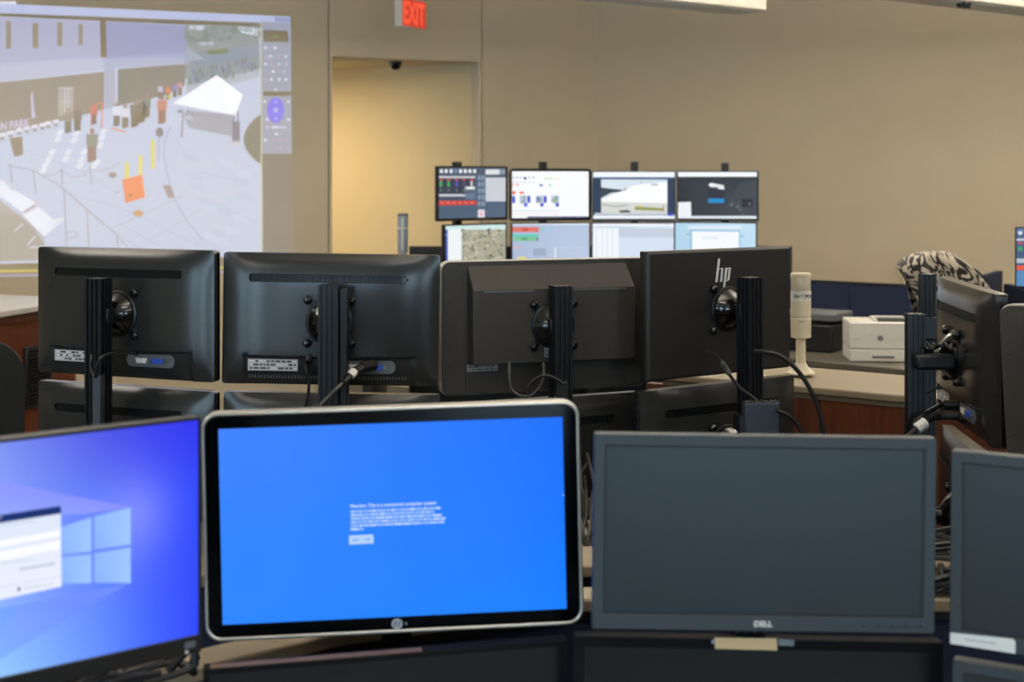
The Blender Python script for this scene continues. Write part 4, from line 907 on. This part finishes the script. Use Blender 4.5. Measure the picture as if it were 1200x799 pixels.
# monitor at the far right edge
def gd(p):
    p.rect(1190.8, 266, 1300, 336, (70, 92, 128)); p.up(); p.rect(1190.8, 266.5, 1300, 274, (92, 116, 160)); p.rect(1190.8, 279.5, 1300, 282, (196, 206, 216)); p.rect(1190.8, 303, 1300, 308, (186, 196, 204)); p.rect(1190.8, 311, 1300, 316.5, (224, 92, 62)); p.rect(1190.8, 317, 1300, 337, (88, 138, 184)); p.up()
    for k in range(8):
        x = 1193 + k * 9; p.ell(x + 2.5, 273, 2.4, 2.4, (224, 228, 234), 10); p.rect(x, 283.6, x + 5, 286, (214, 70, 80)); p.rect(x, 289, x + 5, 294, (70, 160, 100)); p.rect(x, 297, x + 5, 300, (70, 80, 130))
gq = at(1189.5, 266, 7.8)
gy = -18; gm = flat('lit monitor with a red bar, cut off at the far right edge', (gq.x + 0.28 * math.cos(R(gy)), gq.y + 0.28 * math.sin(R(gy)), gq.z - 0.34), gy, 0, 0.56, 0.34, 'gloss', 0.007, 0.018, gd, 'black', 0.03)
gs = thing('monitor_stand', 'black stand under the lit monitor at the far right edge', 'stand', (gm.location.x + 0.02, gm.location.y + 0.06, 0.757))
MB().lathe([(0.12, 0), (0.12, 0.012), (0.03, 0.02), (0.03, 0.5), (0, 0.5)], 24).build('column', M['black'], gs)
MB().box(-0.05, 0.05, -0.04, 0.0, 0.40, 0.5).build('head', M['black'], gs, bevel=0.004)

# ------------------------------------------------------------------ tower lights
def wrap_text(s, w, h, r, z, a0=0.0):
    vs, fs = text_fit(s, w, h, 0.03)
    return [((r) * math.sin(a0 + x / r), -(r) * math.cos(a0 + x / r), z + y) for x, y in vs], fs
tw = thing('tower_light', 'cream signal tower light on the beige ledge beside the dark monitor back', 'signal light', at(938.5, 437.5, 4.90))
MB().lathe([(0.048, 0), (0.048, 0.004), (0.042, 0.008), (0.022, 0.028), (0.019, 0.036)], 30).build('base', M['offwhite'], tw)
MB().lathe([(0.0165, 0.034), (0.0165, 0.125)], 24).build('pole', M['offwhite'], tw)
MB().lathe([(0.02, 0.121), (0.034, 0.125), (0.035, 0.192), (0.0335, 0.194)], 32).build('body', M['offwhite'], tw)
MB().lathe([(0.0335, 0.196), (0.0345, 0.197), (0.0345, 0.285), (0.0335, 0.286)], 32).build('module', M['offwhite'], tw)
MB().lathe([(0.0335, 0.287), (0.0340, 0.288), (0.0340, 0.330), (0.0335, 0.331)], 32).build('lens', M['lens'], tw)
MB().lathe([(0.0350, 0.331), (0.0355, 0.334), (0.0355, 0.342), (0.032, 0.346), (0, 0.347)], 32).build('cap', M['offwhite'], tw)
lb = MB().lathe([(0.0349, 0.250), (0.0349, 0.284)], 40).build('label_band', M['sticker'], tw)
wv = MB()
v_, f_ = wrap_text('ON 7', 0.034, 0.0135, 0.0352, 0.2675, -0.50); wv.add(v_, f_)
v_, f_ = wrap_text('POS', 0.031, 0.0135, 0.0352, 0.2675, 0.66); wv.add(v_, f_)
a = 0.10; wv.box(-.0005, .0005, -.0352, -.0348, 0.251, 0.283, Matrix.Rotation(a, 4, 'Z'))
wv.build('lettering', M['inner'], lb, smooth=0)
mk = MB().box(-.0130, .004, -.0355, -.034, 0.181, 0.1835).build('mark', M['greyp'], tw, smooth=0)
tx = MB()
for i in range(6): tx.box(-.0006, .0012, -.0354, -.0346, 0.142 + i * 0.0075, 0.146 + i * 0.0075, Matrix.Rotation(0.72 + 0.1 * (i % 2), 4, 'Z'))
tx.build('small_print', M['greyp'], tw, smooth=0, kind='stuff')
t2p = at(472, 250, 9.25)
t2 = thing('tower_light', 'grey striped tower light standing before the corridor doorway, far left of the screens', 'signal light', (t2p.x, t2p.y, 0.76))
h2 = t2p.z - 0.76
MB().lathe([(0.05, 0), (0.05, 0.006), (0.02, 0.03), (0.012, 0.035), (0.012, h2 - .30), (0.02, h2 - .285)], 20).build('pole', M['white'], t2)
MB().lathe([(0.016, h2 - .29), (0.033, h2 - .245), (0.034, h2 - .10)], 24).build('body', M['lensg'], t2)
MB().lathe([(0.0345, h2 - .10), (0.0345, h2 - .09)], 24).build('joint_ring', M['white'], t2)
MB().lathe([(0.034, h2 - .09), (0.034, h2 - .016)], 24).build('lens', M['lensg'], t2)
MB().lathe([(0.036, h2 - .016), (0.036, h2 - .004), (0.03, h2), (0, h2)], 24).build('cap', M['greyp'], t2)
MB().box(-0.006, 0.006, -0.0352, -0.033, h2 - .235, h2 - .105).box(-0.004, 0.004, -0.0352, -0.033, h2 - .085, h2 - .03).build('strip', M['sticker'], t2)

# ------------------------------------------------------------------ printer and tray
PD = 7.62
pp_ = at(1035, 413.8, PD)
pr_ = thing('printer', 'white laser printer on the charcoal counter before the navy partition', 'printer', (pp_.x, pp_.y + 0.10, 0.757), -6)
W_, H_, D_ = 0.345, 0.212, 0.30
zt = 0.07
MB().box(-W_ / 2, W_ / 2, -D_ / 2, D_ / 2, 0.004, zt - .0015).build('paper_drawer', M['white'], pr_, bevel=0.005)
MB().slab([(rrect(W_, H_ - zt, .006, 3, 0, zt + (H_ - zt) / 2), -D_ / 2), (rrect(W_, H_ - zt, .006, 3, 0, zt + (H_ - zt) / 2), D_ / 2)]).build('body', M['white'], pr_, bevel=0.006)
MB().box(-0.055, 0.06, -D_ / 2 - .002, -D_ / 2 + .002, 0.022, 0.034).build('drawer_grip', M['greyp'], pr_, bevel=0.001)
MB().box(-0.02, 0.15, -D_ / 2 + .045, D_ / 2 - .05, H_ - .002, H_ + .0015).build('output_tray', M['inner'], pr_, bevel=0.001)
MB().box(-0.035, -0.02, -D_ / 2 + .04, D_ / 2 - .05, H_ - .002, H_ + .012).box(-0.02, 0.15, D_ / 2 - .05, D_ / 2 - .03, H_ - .002, H_ + .012).build('tray_rim', M['white'], pr_, bevel=0.003)
lgp = Pic(lambda a, b: (a, b), -D_ / 2 - .0012, 0.0003); lgp.ell(-0.012, 0.128, 0.0145, 0.0145, (70, 76, 84), 24).up()
for x in (-0.0165, -0.009): lgp.poly([(x - .0012, 0.120), (x + .0012, 0.120), (x + .0042, 0.136), (x + .0018, 0.136)], (200, 200, 198))
lgp.poly([(-0.15, .118), (-.115, .118), (-.115, .1215), (-.15, .1215)], (160, 160, 156)); lgp.build('logo', M['prnt'], pr_)
MB().cyl((0.135, -D_ / 2 - .002, 0.172), (0.135, -D_ / 2 + .002, 0.172), 0.006, 12).build('power_button', M['sticker'], pr_)
tq = at(958, 364, 8.1)
tr = thing('document_scanner', 'low black machine with a grey lid on the counter behind the tower light', 'machine', (tq.x, tq.y + 0.05, 0.757), -35)
th_ = tq.z - 0.757
MB().box(-0.16, 0.15, -0.13, 0.13, 0, th_ - .07).build('body', M['black'], tr, bevel=0.01)
MB().box(-0.12, 0.12, -0.10, 0.10, th_ - .07, th_ - .05).build('hinge', M['black'], tr)
MB().box(-0.17, 0.17, -0.14, 0.14, th_ - .05, th_ - .005).build('lid', M['greyp'], tr, bevel=0.008)

# ------------------------------------------------------------------ chairs
def chair(label, loc, rz, back_top, w_=0.5, hgt=0.62):
    t = thing('office_chair', label, 'chair', loc, rz)
    for k in range(5):
        a = R(72 * k + 20); MB().loft([[(0.02 * math.cos(a) - s * .025 * math.sin(a), 0.02 * math.sin(a) + s * .025 * math.cos(a), z) for s, z in ((-1, .07), (1, .07), (1, .115), (-1, .115))], [(0.30 * math.cos(a) - s * .015 * math.sin(a), 0.30 * math.sin(a) + s * .015 * math.cos(a), z) for s, z in ((-1, .055), (1, .055), (1, .08), (-1, .08))]]).build('base_leg', M['black'], t)
        c = Vector((0.29 * math.cos(a), 0.29 * math.sin(a), 0.028)); MB().cyl(c + Vector((0, -.022, 0)), c + Vector((0, .022, 0)), 0.028, 14).build('caster', M['gloss'], t)
    MB().cyl((0, 0, .07), (0, 0, .44), 0.028, 14).build('gas_column', M['armp'], t)
    MB().loft([[(x, y - .02, .44) for x, y in rrect(.46, .44, .1, 5)], [(x, y - .02, .455) for x, y in rrect(.50, .48, .11, 5)], [(x, y - .02, .50) for x, y in rrect(.50, .48, .11, 5)], [(x, y - .02, .525) for x, y in rrect(.44, .42, .1, 5)]]).build('seat', M['mesh'], t, smooth=60)
    zc = back_top - hgt / 2; o1 = rrect(w_, hgt, w_ * .28, 8, 0, zc); o2 = rrect(w_ - .05, hgt - .05, w_ * .26, 8, 0, zc)
    cv = lambda o, y: [(p[0], y + 0.10 * (2 * p[0] / w_) ** 2 * -0.5 + 0.05 * ((p[1] - zc) / hgt), p[1]) for p in o]
    MB().loft([cv(o2, 0.20), cv(o1, 0.215), cv(o1, 0.255), cv(o2, 0.275)]).build('backrest', M['mesh'], t, smooth=60)
    MB().tube(spline([(0, 0.05, .43), (0, 0.24, .46), (0, 0.29, .62), (0, 0.27, zc)]), 0.022, 8).build('back_spine', M['black'], t)
    for s in (-1, 1): MB().tube(spline([(s * .2, 0, .44), (s * .28, 0, .5), (s * .29, 0, .66)]), 0.016, 8).build('arm_post', M['black'], t); MB().box(s * .29 - .04, s * .29 + .04, -.13, .11, .66, .69).build('armrest', M['mesh'], t, bevel=0.01)
    return t
lcq = at(0, 410, 5.5)
chair('black fabric chair back at the left edge before the wooden console', (-2.10, 5.35, 0), 18, 1.10, 0.50)
ch = chair('high black chair wrapped in the zebra blanket', (2.06, 6.42, 0), 4, 1.33, 0.32, 0.80)
ch3 = chair('black chair under the lit monitor at the far right edge', (2.19, 5.3, 0), -4, 1.32, 0.46)

# zebra blanket over the chair back
zb = bpy.data.materials.new('zebra_fleece'); zb.use_nodes = True
nt = zb.node_tree; bs = nt.nodes['Principled BSDF']; bs.inputs['Roughness'].default_value = 0.95; bs.inputs['Sheen Weight'].default_value = 0.3
at_n = nt.nodes.new('ShaderNodeAttribute'); at_n.attribute_name = 'sheet'
wn = nt.nodes.new('ShaderNodeTexNoise'); wn.inputs['Scale'].default_value = 6.0; wn.inputs['Detail'].default_value = 0
mxn = nt.nodes.new('ShaderNodeMixRGB'); mxn.blend_type = 'LINEAR_LIGHT'; mxn.inputs[0].default_value = 0.10
mp = nt.nodes.new('ShaderNodeMapping'); mp.inputs['Scale'].default_value = (1.0, 0.20, 1.0); mp.inputs['Rotation'].default_value = (0, 0, 0.5)
nz = nt.nodes.new('ShaderNodeTexNoise'); nz.inputs['Scale'].default_value = 74; nz.inputs['Detail'].default_value = 0
rp = nt.nodes.new('ShaderNodeValToRGB'); rp.color_ramp.elements[0].position = 0.49; rp.color_ramp.elements[0].color = lin((20, 18, 18)) + (1,); rp.color_ramp.elements[1].position = 0.55; rp.color_ramp.elements[1].color = lin((176, 164, 146)) + (1,)
nt.links.new(at_n.outputs['Vector'], wn.inputs['Vector']); nt.links.new(at_n.outputs['Vector'], mxn.inputs[1]); nt.links.new(wn.outputs['Color'], mxn.inputs[2]); nt.links.new(mxn.outputs[0], mp.inputs[0]); nt.links.new(mp.outputs[0], nz.inputs['Vector']); nt.links.new(nz.outputs['Fac'], rp.inputs[0]); nt.links.new(rp.outputs[0], bs.inputs['Base Color'])
prof = [(-0.185, -0.078), (-0.155, -0.045), (-0.105, -0.018), (-0.04, 0.0), (0.02, -0.006), (0.08, -0.03), (0.14, -0.07), (0.19, -0.11), (0.23, -0.16)]
def top_z(x):
    for (a, b), (c, d) in zip(prof, prof[1:]):
        if x <= c: return b + (d - b) * (x - a) / (c - a)
    return prof[-1][1]
NU, NV = 46, 60; vs = []; st_ = []
for j in range(NV + 1):
    v = j / NV                                # 0 front hem, 0.5 ridge, 1 back hem
    for i in range(NU + 1):
        u = i / NU; x = -0.185 + 0.415 * u; zt_ = top_z(x); drop = 0.52 + 0.05 * math.sin(5 * u)
        s = (v - 0.5) * 2; k = abs(s)
        z = zt_ - drop * max(0, k - 0.12) ** 1.05 - 0.02 * min(1, k / 0.12) ** 2
        y = math.copysign(1, s) * (0.075 * min(1, k / 0.14) ** 0.6 + 0.03 * k)
        fold = 0.026 * math.sin(9 * u * 2.3 + 3 * s) * min(1, k * 2) + 0.012 * math.sin(17 * u + 11 * s + 1.3)
        xx = x + 0.23 * k * (1 - u) ** 1.5 + 0.008 * math.sin(7 * s + 4 * u)
        vs.append((xx, y + math.copysign(1, s) * fold, z + 0.006 * math.sin(13 * u + 5 * s))); st_.append((u * 0.46 + 0.05 * math.sin(3 * s), s * 0.55, 0))
fs = [(j * (NU + 1) + i, j * (NU + 1) + i + 1, (j + 1) * (NU + 1) + i + 1, (j + 1) * (NU + 1) + i) for j in range(NV) for i in range(NU)]
zbm = MB(); zbm.add(vs, fs); zo = zbm.build('blanket', zb, smooth=60)
aa = zo.data.attributes.new('sheet', 'FLOAT_VECTOR', 'POINT'); aa.data.foreach_set('vector', [c for p_ in st_ for c in p_])
so = zo.modifiers.new('thick', 'SOLIDIFY'); so.thickness = 0.008; so.offset = 1
zo.location = (1.985, 6.66, 1.398); tag(zo, 'black and white zebra striped fleece blanket draped over a chair back', 'blanket')

# ------------------------------------------------------------------ cables
def pc_(pts, d, r, lab, m='cable'): return cable(lab, [at(x, y, d + (e[0] if e else 0)) for x, y, *e in pts], r, m)
o = pc_([(164, 416, .10), (150, 413, .02), (135, 413, -.03), (120, 418, -.06), (113, 430, -.06), (112, 442, -.05)], 3.70, 0.0042, 'dark cable looping from the leftmost monitor back over its post', 'cable')
plug(o, at(164, 416, 3.79), at(170, 416.5, 3.80), 0.010, 'cable')
pc_([(109, 412, .08), (106.5, 420), (106, 430), (110, 441)], 3.66, 0.0025, 'thin grey cable beside the leftmost post', 'cableg')
o = pc_([(424, 430, .05), (410, 440, -.02), (396, 454, -.09), (384, 466, -.10), (374, 478, -.10), (366, 500, -.09)], 3.66, 0.0055, 'thick grey video cable with a white band, second monitor back', 'cableg')
plug(o, at(438, 427.5, 3.70), at(424, 430.5, 3.66), 0.015); plug(o, at(424, 430.5, 3.66), at(415.5, 435, 3.635), 0.0115); plug(o, at(415.5, 435, 3.635), at(410, 440.5, 3.62), 0.0118, 'sticker', 'white_band'); plug(o, at(410, 440.5, 3.62), at(402, 448.5, 3.59), 0.010)
o = pc_([(361, 421, .04), (359, 432), (362, 446), (361, 462), (358, 476), (357, 500)], 3.69, 0.004, 'dark cable hanging left of the second post')
plug(o, at(362, 416, 3.71), at(361, 424, 3.70), 0.009)
pc_([(597, 424, .02), (597, 440), (599, 455), (609, 463.5), (619, 464)], 3.76, 0.004, 'grey cable hanging from the silver rimmed back, left strand', 'cableg')
pc_([(637, 425, .04), (637, 440), (633, 453), (624, 462), (616, 464.5)], 3.755, 0.004, 'grey cable hanging from the silver rimmed back, right strand', 'cableg')
pc_([(619, 463), (620, 452), (628, 444), (640, 440), (652, 444), (660, 450)], 3.70, 0.0045, 'dark cable arching to the plug on the third post')
o = pc_([(826, 412, .06), (838, 416, .03), (848, 427), (857, 442), (868, 455), (880, 464), (890, 472)], 3.74, 0.0045, 'dark cable with a grey sleeve crossing the monitor with the chrome logo')
plug(o, at(846, 424.5, 3.745), at(855, 438.5, 3.738), 0.0075, 'cableg', 'sleeve')
pc_([(884, 411, .02), (900, 413), (916, 418), (932, 431), (946, 450), (957, 473), (964, 498), (966, 530), (960, 580)], 3.74, 0.0062, 'thick black cable sweeping down before the wood wing')
pc_([(910, 481), (922, 486), (932, 494), (939, 506), (944, 530), (940, 570)], 3.72, 0.0055, 'black cable leaving the slate-blue box')
o = pc_([(1132, 490, .0), (1118, 486), (1104, 487), (1092, 491, -.02), (1080, 498, -.05), (1068, 508, -.05), (1060, 520, -.04), (1058, 560)], 3.42, 0.0065, 'black video cable with a white band at the turned monitor')
plug(o, at(1140, 490, 3.40), at(1124, 487, 3.41), 0.016); plug(o, at(1124, 487, 3.41), at(1108, 487, 3.42), 0.0105); plug(o, at(1085, 494.5, 3.375), at(1074, 502.5, 3.37), 0.0135, 'sticker', 'white_band'); plug(o, at(1108, 487, 3.42), at(1096, 489, 3.42), 0.009)
o = pc_([(1118, 474), (1106, 474), (1094, 479, -.03), (1080, 488, -.075), (1070, 500, -.075), (1066, 530), (1070, 570)], 3.46, 0.006, 'black power cable above the banded one at the turned monitor')
plug(o, at(1124, 474, 3.45), at(1106, 474.5, 3.46), 0.012)
pc_([(1104, 454), (1094, 455), (1084, 461), (1076, 470), (1076, 500)], 3.44, 0.004, 'thin black cable behind the turned monitor post')
for k_, (lab, z, x0, y0, x1) in enumerate((('black cable coil resting on the front arm of the turned monitor', -0.420, 0.985, 3.395, 1.05), ('black cable coil resting on the rear arm beside the blanket', -0.408, 1.20, 4.06, 1.36))):
    ps = [(x0 + (x1 - x0) * i / 9, y0 + 0.016 * math.sin(i * 2.1), CAMZ + z + 0.008 + 0.010 * (i % 2)) for i in range(10)]
    cable(lab, ps, 0.005)
def tangle(name, label, n, box, r, seed, mats='cable', frame=(0, 0, 0)):
    q_ = random.Random(seed); mb = MB()
    for i in range(n):
        x, y = q_.uniform(box[0], box[1]), q_.uniform(box[2], box[3]); z0 = box[4]; P = []
        a = q_.uniform(0, 6.28)
        for k in range(7):
            P.append((min(box[1], max(box[0], x)), min(box[3], max(box[2], y)), z0 + 0.006 + abs(q_.gauss(0, 1)) * box[5])); a += q_.uniform(-1.2, 1.2); x += 0.11 * math.cos(a); y += 0.11 * math.sin(a)
        c_, s_ = math.cos(R(frame[2])), math.sin(R(frame[2])); P = [(frame[0] + a_ * c_ - b_ * s_, frame[1] + a_ * s_ + b_ * c_, z_) for a_, b_, z_ in P]
        mb.tube(spline(P, 5), q_.uniform(r * .7, r * 1.2), 5)
    o = mb.build(name, M[mats], kind='stuff'); return tag(o, label, 'cables')
tangle('cable_tangle', 'heap of black cables on the middle console behind the slate monitors', 60, (0.66, 1.06, 2.95, 3.9, DESK, 0.055), 0.006, 3)
tangle('cable_tangle', 'paler grey cables strewn through the black heap at the right', 22, (0.72, 1.05, 2.95, 3.8, DESK + .01, 0.075), 0.0045, 4, 'cableg')
tangle('cable_tangle', 'black cables lying over the two beige ledges between the slate monitors', 34, (0.68, 0.96, 2.60, 2.94, 0.982, 0.022), 0.0055, 11)
tangle('cable_tangle', 'black cables on the middle console in the gap beside the blue screen', 26, (0.0, 0.55, 2.95, 3.7, DESK, 0.05), 0.006, 5)
tangle('cable_tangle', 'black cables lying on the ledge at the bottom left under the wallpaper monitor', 26, (0.05, 0.66, -0.04, 0.07, 0.982, 0.016), 0.0055, 6, frame=(-1.03, 1.80, 38.6))
mb = MB()
q_ = random.Random(9)
for i in range(16):
    x = 0.14 + q_.uniform(0, .10); y = 3.50 + q_.uniform(0, .18); mb.tube(spline([(x + q_.uniform(-.05, .05), 3.845, 0.93 + q_.uniform(0, .08)), (x + q_.uniform(-.03, .03), y, 0.90), (x + q_.uniform(-.03, .03), y - .05, .82), (x + q_.uniform(-.06, .06), y - .1, DESK + .01)], 6), q_.uniform(.003, .005), 6)
o = mb.build('cable_tangle', M['cableg'], kind='stuff'); tag(o, 'thin grey cables hanging in the gap right of the blue screen', 'cables')
